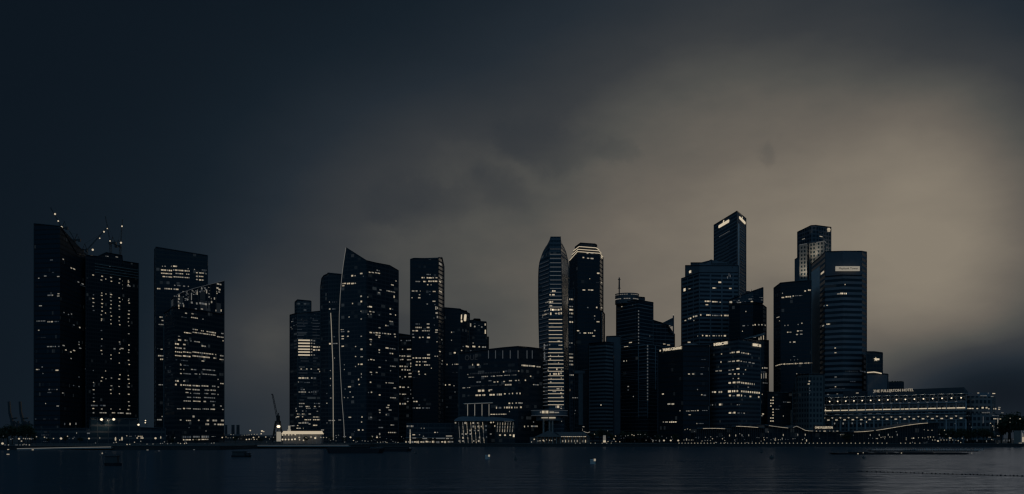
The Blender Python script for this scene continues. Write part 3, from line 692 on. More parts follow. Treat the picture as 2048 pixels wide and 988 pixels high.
for x in (868, 873, 878):
    c = PT(x, 900, 806); mb.bar((c.x, c.y, GZ), (c.x, c.y, CAM_H + (HOR - 781) / F * 900), .6)
K_ = Bld("office_block", "dark block with a lit vertical bar on its right edge, behind the curved office building",
         [(938, 1040, 641), (947, 1041, 640), (948, 1041, 637.5), (960, 1041, 638), (961, 1041, 643), (972.5, 1042, 643.5), (973, 1042, 674), (977, 1045, 674)], 30, facade(3.9, 2.8, .4, .1, (.08, .085, .095), .018, .05, .012, seed=15), cat="office block")
K_.wins([(650, 939, 942.5, .7, 8), (647, 944, 953, .25, 2), (653, 948, 951, .7, 3.5), (654, 962, 965, .5, 3), (651, 957, 959, .4, 2), (649, 969, 972, .75, 5), (663.5, 969.3, 972, .95, 10), (693, 945, 950.5, .9, 3.4), (693.5, 957, 960, .85, 3), (694, 964, 972, .82, 3.4), (686, 945.5, 947, .7), (701, 940, 943, .3)])
K_.finish()

# ---- low curved office building on the bay
O_ = Bld("curved_office_building", "wide low office building with a bowed roof and banded floors, left of the bullet tower",
         [(918, 832, 706), (976, 815, 699), (1006, 807.5, 695.5), (1036, 800, 693), (1060, 811, 695), (1085, 822, 698)], 45, facade(4.6, 3.2, .5, .06, (.045, .05, .058), .012, .14, .014, seed=16), cat="office building")
m = MB()
for x in (977, 991, 1005.5, 1020.5, 1036, 1054, 1064.5):
    pl = O_.plane(x); c = O_.hit(x, *pl)
    m.box(c.x - .3, c.x + .3, c.y - .5, c.y - .1, CAM_H + (HOR - 717) / F * c.y, CAM_H + (HOR - 701) / F * c.y)
m.build("roof_fin", emit(.3), O_.root)
bld_text(O_, "OUE", 930, 955, 715, 11, emit(.2), "lettering")
O_.wins([(729.5, 944.5, 946, .75, 4), (729.5, 954, 958.5, .88, 4), (728, 967, 975, .2), (731, 1043, 1056, .85, 3.6), (732, 1057, 1071, .8, 3.6), (733.5, 1073, 1081, .75, 3), (746, 940, 1000, .15, 3.5), (742, 1009, 1035, .22, 4), (743.5, 1006, 1008.5, .92, 3.2), (742, 1036, 1038.5, .75), (747, 950, 962, .3), (754.5, 937, 948, .55, 1.4), (753, 963, 976, .62), (752.5, 978, 990, .65), (751.5, 993, 1005, .62, 1.6), (750.5, 1008, 1020, .55, 1.5), (750, 1023, 1033, .5, 1.4), (752.5, 1060, 1062.5, .85, 3), (749, 935, 936.5, .6), (764, 953, 962, .4, 3), (761.5, 977, 983, .4), (764, 987, 991, .75), (763.5, 994, 1000.5, .85, 2.6), (763, 1006.5, 1010, .78), (761.5, 1018, 1024, .78), (761, 1030, 1034, .7), (760.5, 1036.5, 1038.5, .75), (760.5, 1049.5, 1052, .88, 3.2), (769.5, 1010, 1023, .78, 3.4), (775.8, 925, 930.5, .65, 1.8), (775.2, 934, 941, .75, 1.6), (771, 940, 1004, .13, 3), (769.5, 1066, 1077, .62), (781.5, 956, 961.5, .88, 5), (781.2, 963.5, 968.5, .88, 4.5), (781, 977, 980, .8, 4.5), (779.5, 980, 984.5, .7),
  (790.5, 951, 962, .85, 3.6), (790, 965, 976, .82, 3.6), (789.5, 979, 990.5, .9, 3.8), (789, 993.5, 1005, .82, 4.4), (787.5, 1008, 1020, .85, 3), (786.8, 1024, 1035.5, .82, 3.4), (786.8, 1039, 1041, .88, 4), (791, 935, 948, .12, 4), (806.5, 1017, 1020.5, .88, 3), (806.5, 1024, 1026, .75, 3), (806, 1031, 1034, .75, 2.4), (806, 1036.5, 1045, .6, 3), (815.5, 992, 994, .85, 5), (815.5, 995, 1004, .4, 4), (815, 1008, 1010, .78, 4), (815, 1012, 1016, .85, 4), (815, 1017, 1020, .82, 4), (815, 1022, 1025, .85, 4), (815, 1029, 1030.5, .78, 4), (815, 1033, 1035, .78, 3.4), (814.5, 1040, 1043.5, .85, 4), (828.5, 981, 1013, .9, 2), (853, 1048, 1050, .85, 4), (852.5, 1055, 1057, .7, 3), (852.5, 1062, 1075, .65, 3.4), (844, 1066, 1068, .5), (823, 1018, 1020, .6)])
O_.finish(99)

# ---- bullet shaped tower
levels = [(473, (1100, 1101, 1121, 1122)), (478, (1096.5, 1100, 1121.2, 1125)), (484, (1092, 1099.5, 1121.4, 1128)), (494, (1086.5, 1099, 1121.6, 1132)), (505, (1082.5, 1098.8, 1122, 1134.5)), (516, (1079.2, 1098.7, 1122.2, 1136.5)), (527, (1077.6, 1098.6, 1122.5, 1137.4)),
          (545, (1076.8, 1098.5, 1122.8, 1138)), (577, (1076.6, 1098.5, 1123.2, 1137)), (640, (1077.3, 1098.3, 1125, 1137)), (700, (1079, 1098, 1127, 1137.6)), (760, (1082, 1098, 1128, 1139)), (845, (1084, 1098, 1129, 1140)), (892, (1084.5, 1098, 1129, 1140))]
Q_ = Bld("bullet_tower", "bullet shaped glass tower with rows of lit floors, above a round disc base", [(1077, 832, 500), (1098.5, 812, 473), (1123.5, 812, 473), (1138, 836, 500)], 40,
         facade(3.2, 2.2, .36, .06, (.15, .165, .19), .035, .08, .02, seed=17), custom=True)
Ds = (832, 812, 812, 836)
SIDE = facade(3.2, 2.0, .3, .05, (.32, .31, .30), .25, .0, .0, .10, seed=18)
RG = bpy.data.materials.new("mirror_glass"); RG.use_nodes = True; t = RG.node_tree; b = t.nodes['Principled BSDF']
b.inputs['Base Color'].default_value = (.72, .71, .69, 1); b.inputs['Metallic'].default_value = 1.0
geo = N(t, 'ShaderNodeNewGeometry'); nz = N(t, 'ShaderNodeTexNoise'); nz.inputs['Scale'].default_value = .22; nz.inputs['Detail'].default_value = 3; t.links.new(geo.outputs['Position'], nz.inputs['Vector'])
bpn = N(t, 'ShaderNodeBump'); bpn.inputs['Strength'].default_value = .12; bpn.inputs['Distance'].default_value = .8; t.links.new(nz.outputs['Fac'], bpn.inputs['Height']); t.links.new(bpn.outputs[0], b.inputs['Normal'])
b.inputs['Roughness'].default_value = .18
m = MB(); rows = []
for y, xs in levels:
    zc = max(GZ, CAM_H + (HOR - y) / F * 812)
    r = [PT(x, D, z=zc) for x, D in zip(xs, Ds)]
    bw = r[3].x - r[0].x
    r += [Vector((r[3].x - 2.5, 866, zc)), Vector((r[0].x + 5.5, 862, zc))]
    rows.append(r)
for lv, (A_, C2) in enumerate(zip(rows, rows[1:])):
    for k in range(6):
        j = (k + 1) % 6
        m.face([C2[k], C2[j], A_[j], A_[k]], [((C2[k].x + C2[k].y) * 1, C2[k].z), (C2[j].x + C2[j].y, C2[j].z), (A_[j].x + A_[j].y, A_[j].z), (A_[k].x + A_[k].y, A_[k].z)], 1 if k == 2 and lv >= 5 else 0)
m.face(rows[0])
m.build("wall", [Q_.mat, RG], Q_.root)
m = MB()
for A_, C2 in zip(rows, rows[1:]):
    for k in (0, 2, 3): m.tube(C2[k], A_[k], .26, caps=False)
m.tube(rows[0][0], rows[0][3], .26)
m.build("halo_rim_tube", TRIM, Q_.root, smooth=True)
for y in (498, 508.5, 516.5, 525.5, 534, 543, 551, 560, 568.5, 577, 584.5, 592):
    Q_.win(y, 1100, 1121.5 + (y - 500) * .02, .42 if y > 505 else .3, 1.1, .1, False)
for y in (599.5, 606.5, 614, 639, 646.5, 654, 661, 669, 676, 683.5, 698, 705.5, 713, 720.5, 728, 735.5, 742.5, 751.5, 758.5, 766, 773.5, 780.5, 787.5, 795.5, 802.5, 809.5):
    Q_.win(y, 1097.5 if y < 700 else 1096, 1124.5 if y < 700 else 1127.5, .62 if y < 620 else .85, 1.5, .1, False)
    if y > 690: Q_.win(y + 1.5, 1084, 1095, .36, 1.3, .1, False)
for y in list(range(520, 690, 8)): Q_.win(y + 5, 1079, 1097.6, .27, 1.3, .1, False)
Q_.wins([(582, 1104, 1111, .95, 3.4), (589.5, 1098.7, 1102, .8, 3), (589.5, 1104, 1113, .9, 3.2), (604, 1098.7, 1103, .9, 4), (603.5, 1104.5, 1106, .8, 4), (604, 1091, 1098, .65, 3), (611.5, 1099, 1109, .75, 2.6), (619.5, 1104, 1119, 1, 4), (619, 1100.5, 1103, .9, 5.5), (618.5, 1121, 1123.5, .85, 5), (620, 1090, 1098, .75, 3), (627.5, 1100, 1103, .9, 6), (627, 1105, 1118, .75, 3), (627, 1117, 1119, .88, 6), (626.5, 1121, 1124, .85, 5), (628.5, 1085, 1097.5, .75, 3), (622, 1088, 1090, .6), (634, 1084, 1086, .4),
  (682.5, 1115, 1120, .85, 3), (690.5, 1089, 1100, .5), (690.5, 1117, 1125, .75), (693, 1087.5, 1089.5, .5, 12), (712, 1088, 1089.5, .45, 20), (708, 1083.5, 1084.5, .4, 20), (711, 1100, 1102, .75), (711, 1116, 1118, .7), (718, 1099, 1102, .75, 3), (725.5, 1116, 1118, .75), (738.5, 1112.5, 1115, .9, 4.4), (739.5, 1123, 1126, .75, 3), (740.5, 1095, 1098, .7, 3), (748, 1099.5, 1101, .9, 4.4), (747.8, 1106, 1114, .85, 4), (747.5, 1116, 1119, .95, 5), (747, 1121, 1128, .95, 4), (757, 1101.5, 1103, .7, 2.6), (756, 1122, 1123, .85, 3), (764, 1100, 1103, .7, 3), (777.5, 1113, 1119, .7, 3), (777.5, 1122, 1124, .7, 4), (783, 1105, 1112, .7), (786.5, 1121, 1128, .8, 3), (793, 1122, 1125, .7, 3), (799, 1127, 1128.5, .6, 3), (813.5, 1111, 1118.5, .88, 6), (813.5, 1122, 1128.5, .65, 2.4), (817, 1121, 1128.5, .75, 2), (782.5, 1086, 1089, .6), (774.5, 1087, 1088.5, .5),
  (780, 1140 - 1.5, 1140, .8, 5), (788, 1138, 1139.5, .7), (795, 1138.2, 1139.6, .7), (759, 1137, 1139, .6), (816, 1138.4, 1140, .8, 5), (836, 1123, 1129, .7, 5), (835, 1138, 1140, .6), (843, 1123, 1134, .6, 2.4), (846, 1132, 1139, .5, 2)])
# round disc base on columns
m = MB()
cx = PT(1098, 812, z=0)
for (r, za, zb) in ((14.2, 820, 831.5), (10.5, 831.5, 841)):
    z1, z0 = CAM_H + (HOR - za) / F * 800, CAM_H + (HOR - zb) / F * 800
    m.tube((cx.x, 804, z0), (cx.x, 804, z1), r, n=40)
m.build("disc", pbr("disc_cladding", (.16, .17, .19), .35), Q_.root)
m = MB()
for x in (1087, 1099, 1105): 
    c = PT(x, 795, z=0); m.tube((c.x, c.y, GZ), (c.x, c.y, 22), .7)
m.build("column", CONC, Q_.root)
for (x0, x1, y, l, h, D) in ((1080, 1082.5, 824.5, .6, 3, 789), (1084, 1088, 824, .95, 5, 789), (1089, 1091, 824, .85, 5, 789), (1092.5, 1096.5, 824, .95, 5, 789), (1099, 1108, 824.5, .65, 3, 789), (1109, 1118, 825, .6, 2, 789), (1083, 1096, 835.5, .75, 2, 792.5), (1098, 1111, 835.5, .8, 2.4, 792.5)):
    m = MB(); a, b2 = PT(x0, D, y + h / 2), PT(x1, D, y - h / 2); m.box(a.x, b2.x, a.y - .3, a.y + .4, a.z, b2.z); m.build("lit_window", emit(l), Q_.root)
m = MB()
for y in (820.5, 831):
    for k in range(24):
        a0, a1 = math.pi + math.pi * k / 24, math.pi + math.pi * (k + 1) / 24
        z = CAM_H + (HOR - y) / F * 790
        m.bar((cx.x + 14.4 * math.cos(a0), 804 + 14.4 * math.sin(a0), z), (cx.x + 14.4 * math.cos(a1), 804 + 14.4 * math.sin(a1), z), .25)
m.build("disc_rim", emit(.3), Q_.root)
Q_.finish(140)

QA = Bld("stair_tower", "narrow dark service tower with square lit windows, squeezed against the bullet tower's right side",
         [(1129, 872, 577), (1148, 876, 577)], 26, facade(3.2, 2.6, .4, .2, (.09, .095, .11), .02, .05, .014, seed=19), cat="service tower")
for y, l in ((598.5, .85), (613, .5), (619.5, .92), (626.8, .85), (634, .45), (644, .85), (686, .55), (694, .5), (708, .6), (715, .75), (722, .6), (729, .75)):
    QA.win(y, 1138.5, 1146, l, 3.6 if l > .7 else 2.4); 
    if l > .8: QA.win(y, 1134.5, 1136.5, l * .8, 3)
QA.wins([(750, 1137, 1147, .8, 3), (795.5, 1139.5 + 5, 1148, .6, 2)])
QA.finish()

# ---- tower with three lit crown tiers
V_ = Bld("crowned_tower", "tall dark tower whose stepped crown is outlined by three bright light lines",
         [(1139, 968, 520), (1155, 945, 502.5), (1200, 952, 506), (1206, 967, 513)], 40, facade(4.0, 3.4, .3, .1, (.05, .055, .06), .014, .03, .01, seed=20))
tiers = [((1144, 962, 509), (1156, 947, 498), (1198, 953.5, 501), (1202.5, 965, 506)), ((1147, 959, 501), (1158, 949, 492.5), (1192, 953.5, 495), (1198, 962, 499)), ((1150.5, 956, 494), (1161, 951, 486), (1190, 954, 488), (1193.5, 958, 490))]
for k, tv in enumerate(tiers): V_.block(list(tv), 30 - 3 * k, pbr("crown_cladding", (.05, .05, .055), .5), 516 - 8 * k, "crown_tier", trim=(k == 2))
for tv in ([(1139, 968, 520), (1155, 945, 502.5), (1200, 952, 506), (1206, 967, 513)], tiers[0], tiers[1]):
    m = MB(); P = [PT(a[0], a[1] - .5, a[2] + .6) for a in tv]
    for a, b2 in zip(P, P[1:]): m.bar(a, b2, .55)
    m.build("light_strip", emit(.9), V_.root)
V_.block([(1201, 957, 622), (1205, 958, 622), (1209, 968, 628)], 20, pbr("ribbed_metal", (.25, .26, .28), .35, .6), 880, "service_shaft")
m = MB()
for y in range(630, 690, 4):
    a, b2 = PT(1201, 956.6, y), PT(1205, 957.6, y - .8); m.bar(a, b2, .35)
m.build("rib", TRIM, V_.root)
V_.wins([(506.5, 1173, 1177, .72), (506.5, 1181, 1187, .6), (507, 1191, 1193, .45), (515, 1165, 1168.5, .85, 3), (516.5, 1174, 1178.5, .75, 2.6), (517, 1181, 1187, .75, 3), (514, 1202, 1205, .85, 7), (546.5, 1194, 1199, .95, 3.2), (557.5, 1178.5, 1180.5, .85, 1.6), (565, 1202, 1204.5, .75, 2.6), (565, 1192, 1198, .2), (580, 1165, 1171.5, .85), (580, 1176, 1187, .85), (615, 1192, 1199, .95, 3.4), (615.5, 1202, 1204.5, .78, 2.6), (615, 1174, 1177, .4), (632, 1188, 1190.5, .7), (643.5, 1193, 1199, .85), (661, 1188, 1191, .7, 2.6), (661.5, 1154, 1158.5, .88), (666, 1158, 1162, .4), (666, 1167, 1172.5, .9, 2.6), (666, 1176, 1185.5, .92, 2.4), (672, 1185, 1190, .85, 2.2), (638, 1188, 1190, .3)])
V_.finish()

W_ = Bld("banded_office_block", "mid height block with pale horizontal bands, in front of the tower with the lit crown",
         [(1178, 866, 687), (1211, 855, 684), (1227, 866, 686)], 34, facade(3.05, 60, .48, .0, (.2, .21, .225), .012, .0, .0, seed=21), cat="office block")
W_.block([(1213, 885, 673), (1241, 890, 672)], 20, pbr("dark_panel", (.12, .13, .15), .6), 880, "rear_wing")
W_.block([(1226.5, 868, 690), (1241, 872, 690)], 12, pbr("dark_panel", (.12, .13, .15), .6), 870, "side_wing", trim=False)
W_.wins([(810, 1201, 1203, .9, 3)])
W_.fac = [((1222, 866), (1241, 871))]
W_.wins([(751, 1221.5, 1226, .85, 2.6), (825.5, 1222.5, 1226, .7), (811.5, 1222.5, 1223.6, .5)])
W_.finish()
W2 = Bld("office_block", "slim plain block with a pale arched panel, between the bullet tower and banded block",
         [(1146, 880, 741), (1178, 878, 739)], 24, facade(3.6, 3, .35, .1, (.08, .085, .095), .016, .03, .01, seed=22), cat="office block")
m = MB(); a, b2 = PT(1157, 878.5, 850), PT(1166, 877.5, 747); m.box(a.x, b2.x, 878.2, 879.3, a.z, b2.z); a, b2 = PT(1149, 878.5, 747), PT(1170, 877.5, 741); m.box(a.x, b2.x, 878.0, 879.3, a.z, b2.z)
m.build("pale_panel", pbr("pale_panel", (.25, .26, .28), .6), W2.root)
W2.wins([(795.5, 1147, 1156, .6, 2), (827.5, 1147, 1150, .55, 1.8), (821, 1150, 1151.5, .4)])
W2.finish()

# ---- tower with the drum top and the mast
X2 = Bld("drum_topped_tower", "square tower with a round drum and a thin mast on its roof",
         [(1233, 955, 605), (1276, 925, 600), (1306, 945, 605)], 34, facade(3.25, 30, .22, .01, (.16, .17, .19), .014, .04, .012, seed=23))
dc = PT(1254, 950, z=0)
m = MB()
zz = lambda y, D: CAM_H + (HOR - y) / F * D
m.tube((dc.x, 950, zz(606, 940)), (dc.x, 950, zz(585.5, 940)), 11.0, n=40)
m.build("drum", pbr("drum_cladding", (.10, .105, .115), .4), X2.root)
for y, l in ((597, 1), (588.5, 0)):
    for k in range(16):
        if rng.random() < .3: continue
        m = MB()
        a0, a1 = math.pi * (1 + (k + .1) / 16), math.pi * (1 + (k + .8) / 16)
        m.bar((dc.x + 11.15 * math.cos(a0), 950 + 11.15 * math.sin(a0), zz(y, 940)), (dc.x + 11.15 * math.cos(a1), 950 + 11.15 * math.sin(a1), zz(y, 940)), .35 + .2 * l)
        m.build("light_strip", emit(.55), X2.root)
X2.block([(1278, 930, 594), (1289, 938, 595)], 8, pbr("plant_room", (.12, .12, .13), .6), 606, "plant_room")
m = MB(); a = PT(1238.5, 942, 590); b2 = PT(1238.5, 942, 555)
m.tube(a, (a.x, a.y, zz(576, 942)), .55, n=8); m.tube((a.x, a.y, zz(576, 942)), b2, .75, .6, n=8)
for y, w_ in ((576.5, 2.6), (559, 2.4)): m.box(a.x - w_ / 2, a.x + w_ / 2, a.y - .6, a.y + .6, zz(y + .5, 942), zz(y - .5, 942))
m.build("mast", DARKSTEEL, X2.root)
GRID = pbr("pale_frame", (.34, .36, .39), .5)
X2.block([(1240, 921, 697), (1296, 888, 688), (1322, 905, 694), (1340, 917, 697)], 20, facade(3.1, 4.4, .18, .02, (.13, .14, .16), .012, .03, .01, seed=24), 878, "lower_wing", trim=False)
save = X2.fac
m = MB()
X2.fac = [((1240, 921), (1296, 888)), ((1296, 888), (1340, 917))]
def hline(B, y, x0, x1, w=.35, off=.15):
    """a horizontal ledge: the row is read at its right hand end"""
    pl = B.plane((x0 + x1) / 2); A_, B2 = B.hit(x0, *pl), B.hit(x1, *pl); z = CAM_H + (HOR - y) / F * B2.y
    m.bar((A_.x, A_.y - off, z), (B2.x, B2.y - off, z), w)
for y in [690 + 7.35 * k for k in range(20)]: hline(X2, y, 1276.5, 1294.5)
for y in (690, 697, 744, 751, 758, 818, 825, 832.5): hline(X2, y - 1, 1241, 1294.5)
for y in [691 + 7.35 * k for k in range(12)]: hline(X2, y + 3, 1297, 1338, .22)
for x, ya, yb in ((1276.5, 690, 835), (1295.5, 688, 836), (1311, 692, 780)):
    pl = X2.plane(x); c = X2.hit(x, *pl); m.bar((c.x, c.y - .2, zz(yb, c.y)), (c.x, c.y - .2, zz(ya, c.y)), .4)
m.build("floor_ledge", GRID, X2.root)
X2.win(693.5, 1248, 1256, .95, 1.8); X2.win(722, 1246.5, 1253.5, .95, 3); X2.win(773, 1255, 1258, .6); X2.win(793, 1266, 1267.5, .55); X2.win(780, 1255, 1258, .3); X2.win(686 + 8, 1258, 1258.5, .3)
for k in range(18): X2.win(692 + 6.3 * k, 1294.9, 1296, .4, 3.2, .5)
X2.fac = save
for y in (618.5, 612, 671.5, 679.5):
    m = MB()
    hline(X2, y - 4, 1241, 1275); 
    pl = X2.plane(1290); A_, B2 = X2.hit(1277, *pl), X2.hit(1305, *pl); z = CAM_H + (HOR - y + 4) / F * A_.y; m.bar((A_.x, A_.y - .15, z), (B2.x, B2.y - .15, z), .35)
    m.build("floor_ledge", GRID, X2.root)
for k in range(11): X2.win(622 + 6.4 * k, 1276.2, 1277.6, .42, 3.4, .3)
X2.wins([(613.5, 1243, 1244.6, .9, 2.6), (610, 1265, 1266, .4), (685, 1258, 1264, .85, 2.2), (672, 1299, 1300, .4)])
X2.finish()
Y2 = Bld("winged_office_block", "small block with a raised corner wing and open frame, right of the drum tower",
         [(1305, 985, 640), (1325, 991, 646), (1337, 993, 650), (1337.5, 993, 664), (1349, 996, 668)], 24, facade(3.6, 5, .25, .05, (.17, .18, .20), .015, .03, .01, seed=25), cat="office block")
m = MB(); a, b2 = PT(1346.8, 990, 670), PT(1346.8, 990, 631); m.tube(a, b2, .65)
a, b2 = PT(1325, 990, 647), PT(1347, 990, 636); m.bar(a, b2, 1.2, 3); a, b2 = PT(1336, 990, 654), PT(1347, 990, 651); m.bar(a, b2, .5, 2)
m.face([PT(1326, 990.2, 646.5), PT(1346, 990.2, 653), PT(1346, 990.2, 637)])
m.build("corner_wing", pbr("wing_cladding", (.12, .13, .15), .5), Y2.root)
Y2.wins([(648, 1331, 1335, .4), (688, 1326, 1331, .85, 1.6), (690, 1334, 1340, .85, 1.8)])
m = MB(); a = PT(1346.8, 990, 629.5); m.ball(a, .6); m.build("beacon", emit(.7), Y2.root)
Y2.finish()

# ---- tallest tower with the slanted crown and lit emblems
Z2 = Bld("peaked_tower", "tallest tower, with a pointed corner roof and a glowing bar emblem on each face",
         [(1428, 1322, 450), (1474, 1240, 422), (1492, 1283, 437)], 45, facade(4.4, 4.0, .34, .12, (.2, .22, .25), .03, .02, .006, seed=26))
def emblem(B, pts, w, name="emblem"):
    m = MB()
    for (xa, ya, xb, yb, ww) in pts:
        pl = B.plane(xa); A_, B2 = B.hit(xa, *pl), B.hit(xb, *pl)
        nr = (pl[1] - pl[0]).cross(Vector((0, 0, 1))).normalized(); nr = -nr if nr.y > 0 else nr
        a = Vector((A_.x, A_.y, zz(ya, A_.y))) + nr * .5; b2 = Vector((B2.x, B2.y, zz(yb, B2.y))) + nr * .5
        t_ = (b2 - a); d = t_.normalized(); up = nr.cross(d).normalized(); hw = ww / F * A_.y / 2
        P = []
        for k in range(9): th = math.pi / 2 + math.pi * k / 8; P.append(a + d * hw * math.cos(th) + up * hw * math.sin(th))
        for k in range(9): th = -math.pi / 2 + math.pi * k / 8; P.append(b2 + d * hw * math.cos(th) + up * hw * math.sin(th))
        slab(m, P, nr)
    return m.build(name, emit(1.02), B.root)
emblem(Z2, [(1438.5, 453.2, 1457.5, 442, 5.6), (1446, 449, 1447.8, 441.5, 2.8)], 4)
emblem(Z2, [(1478.9, 435.3, 1489.8, 446, 5.2), (1483.3, 440, 1484.3, 434.5, 2.0)], 4)
for k in range(9): Z2.win(473.2 - 1.35 * k, 1438.5 + 2.4 * k, 1439.8 + 2.4 * k, .38, 1.5)
m = MB()
for k in range(30):
    y = 455 + k * 5.0
    pl = Z2.plane(1485); A_, B2 = Z2.hit(1480, *pl), Z2.hit(1489.5, *pl); z = CAM_H + (HOR - y) / F * A_.y
    if abs(k - 17) > 1: m.bar((A_.x, A_.y - .4, z), (B2.x, B2.y - .4, z), .45)
m.build("slat", pbr("pale_slat", (.8, .8, .78), .5), Z2.root)  # slats and corner pier lightened to brighten a face that gets little light
m = MB()
pl = Z2.plane(1485); A_ = Z2.hit(1475.5, *pl); B2 = Z2.hit(1478.8, *pl); m.hexa([Vector((p.x, p.y + dy, z)) for z in (GZ, zz(446, 1243)) for dy in (-.5, .4) for p in (A_, B2)])
m.build("corner_pier", pbr("pier_cladding", (.8, .8, .8), .5), Z2.root)
m = MB()
pl = Z2.plane(1450)
for y in [482 + 7 * k for k in range(9)]:
    A_, B2 = Z2.hit(1440, *pl), Z2.hit(1458, *pl); z = CAM_H + (HOR - y) / F * B2.y; m.bar((A_.x, A_.y - .3, z), (B2.x, B2.y - .3, z), 1.6, .5)
m.build("sunshade", pbr("shade_metal", (.16, .17, .19), .5), Z2.root)
Z2.finish()

# ---- stepped concrete tower
A3 = Bld("stepped_tower", "stepped grey concrete tower with deep window bands, in front of the tallest tower",
         [(1363, 1075, 557), (1399, 1040, 545), (1430, 1042, 545), (1477, 1046, 545)], 38, facade(4.1, 12.0, .5, .12, (.19, .205, .23), .012, .03, .01, seed=27))
A3.block(A3.flush([(1371, 531), (1399, 531), (1477, 531)], .6), 26, pbr("concrete_panel", (.15, .16, .18), .7), 560, "upper_block")
A3.block(A3.flush([(1382, 525.5), (1399, 525.5), (1410, 525.5), (1423, 519.5), (1423.6, 527.5), (1465, 527.5)], 1.0), 22, pbr("concrete_panel", (.15, .16, .18), .7), 540, "upper_block")
A3.wins([(543.5, 1378, 1382, 1, 6), (579.5, 1367, 1371.3, 1, 7), (577.5, 1377, 1381, .75, 1.4), (564.5, 1436.5, 1442.5, .88, 3.6), (576, 1425, 1432, .88, 3), (577, 1458, 1463, .8, 2.6), (602.5, 1406, 1421, .92, 3.2), (603.5, 1424, 1435, .88, 2.8), (604.5, 1439, 1442, .7), (609.5, 1411, 1416.5, .8, 2.4), (630, 1400, 1421, .95, 3.6), (631, 1424, 1440, .5, 2.6), (631, 1441.5, 1444, .85, 3), (631, 1448, 1457, .85, 3.4), (632.5, 1386, 1396, .9, 3.6), (637, 1376, 1383, .88, 3.6), (641, 1369, 1372.5, .75, 2.4), (641, 1387, 1388.6, .6), (671, 1400, 1406.5, .88, 3), (671.5, 1411, 1415.5, .88, 3), (671.5, 1418, 1420, .8), (671.5, 1425, 1430, .75), (671.5, 1432, 1434, .6), (671.5, 1437, 1439.5, .75), (671.5, 1442, 1444, .75), (671.5, 1447.5, 1452, .95, 3.6), (672, 1395, 1396, .6), (550, 1457, 1459, .35, 8), (555, 1454, 1456, .4, 5), (552, 1460, 1461, .4, 6)])
A3.finish()
B3 = Bld("glass_crowned_block", "dark rounded block with a glass crown rising rightwards, beside the stepped concrete tower",
         [(1458, 1000, 607), (1480, 990, 607), (1506, 986, 607), (1526, 993, 610), (1532.5, 1002, 615)], 32, facade(4.2, 3.4, .3, .1, (.04, .045, .05), .014, .07, .012, seed=28), cat="office block")
B3.block(B3.flush([(1458, 600), (1480, 591.5), (1506, 582), (1526, 575)]), 24, facade(4.5, 3.2, .12, .12, (.12, .13, .14), .05, .35, .03, seed=29), 608, "glass_crown")
m = MB(); a = PT(1496.5, 990, 586); m.box(a.x - 1.6, a.x + 1.6, a.y, a.y + 3, a.z - 3, a.z + 2); m.bar(PT(1501, 990, 586), PT(1503.5, 990, 579), .35); m.build("roof_hoist", DARKSTEEL, B3.root)
B3.wins([(604, 1459, 1464, .75, 4), (606, 1461, 1464, .85, 2.4), (605, 1474, 1482, .6, 2), (601, 1476, 1479, .4), (603, 1501.5, 1506, .8, 2.4), (598, 1497, 1504, .4), (603, 1489, 1496, .35), (595, 1519, 1526, .5, 1.2), (600, 1522, 1526, .4, 1.2), (623, 1490.5, 1493, .7, 2.4), (651.5, 1485, 1490, .5), (651, 1495, 1497, .3), (650.5, 1505.5, 1507, .75), (649.5, 1509, 1511.5, .95, 3.4), (649.5, 1516, 1519, .55, 3), (649.5, 1522.5, 1525, .78, 3), (650.5, 1529.5, 1531, .65, 3), (662.5, 1484.3, 1485.6, .85)])
scat(B3, 1462, 1508, 592, 606, 18, .28, (1.5, 4), (.8, 1.6))
B3.finish()

# ---- front row: black block with red-lettered roof sign, bank headquarters
C3 = Bld("black_office_block", "black office block with a shallow roof dome and glowing lettering at its upper left",
         [(1316, 842, 705), (1366, 812, 691), (1419, 816, 690)], 36, facade(3.9, 2.6, .3, .08, (.028, .03, .033), .010, .05, .010, seed=30), cat="office block")
m = MB(); dcx = PT(1382, 830, z=0); dz = zz(690, 816)
P0 = None
for k in range(5):
    r0, r1 = 7.5 * math.cos(k * .3), 7.5 * math.cos((k + 1) * .3); m.tube((dcx.x, 830, dz + 2.4 * math.sin(k * .3)), (dcx.x, 830, dz + 2.4 * math.sin((k + 1) * .3)), r0, max(r1, .1), n=28, caps=False)
m.build("dome", pbr("dome_metal", (.28, .29, .31), .35, .5), C3.root, smooth=True)
bld_text(C3, "TUNG CENTRE", 1326.5, 1364, 697.8, 5.2, emit(.95), "lettering", .8)
P, nr = disc_quad(C3, 1321, 701.5, 1.5, 1.8); m = MB(); slab(m, P, nr); m.build("emblem", emit(.9), C3.root)
C3.wins([(748, 1376, 1380, .85), (748, 1384, 1388.5, .75), (748, 1401, 1406, .45), (719, 1402, 1411, .3, 1.6), (735, 1401, 1410, .25, 1.6), (779, 1394, 1396, .5), (788, 1324, 1328, .9, 2.6), (789.5, 1402, 1405, .78), (790.5, 1407, 1412, .45, 3), (808, 1335, 1341, .7, 3.6), (808, 1343, 1348.5, .75, 3.6), (821.5, 1359, 1361, .7), (822, 1372, 1380, .65, 1.8), (821.5, 1382, 1392, .65, 1.6), (821, 1394, 1397.5, .75), (821, 1404, 1415, .45, 1.6), (829.5, 1377, 1381.5, .8, 1.6), (844, 1326, 1327.5, .7), (844, 1330, 1336, .65), (844, 1338.5, 1354, .98, 2.6), (847, 1393, 1394.5, .7), (847, 1397, 1410, .4, 1.8), (841, 1342, 1346, .2)])
C3.win(684.5, 1375.5, 1381, .8, 2.6)
C3.finish()

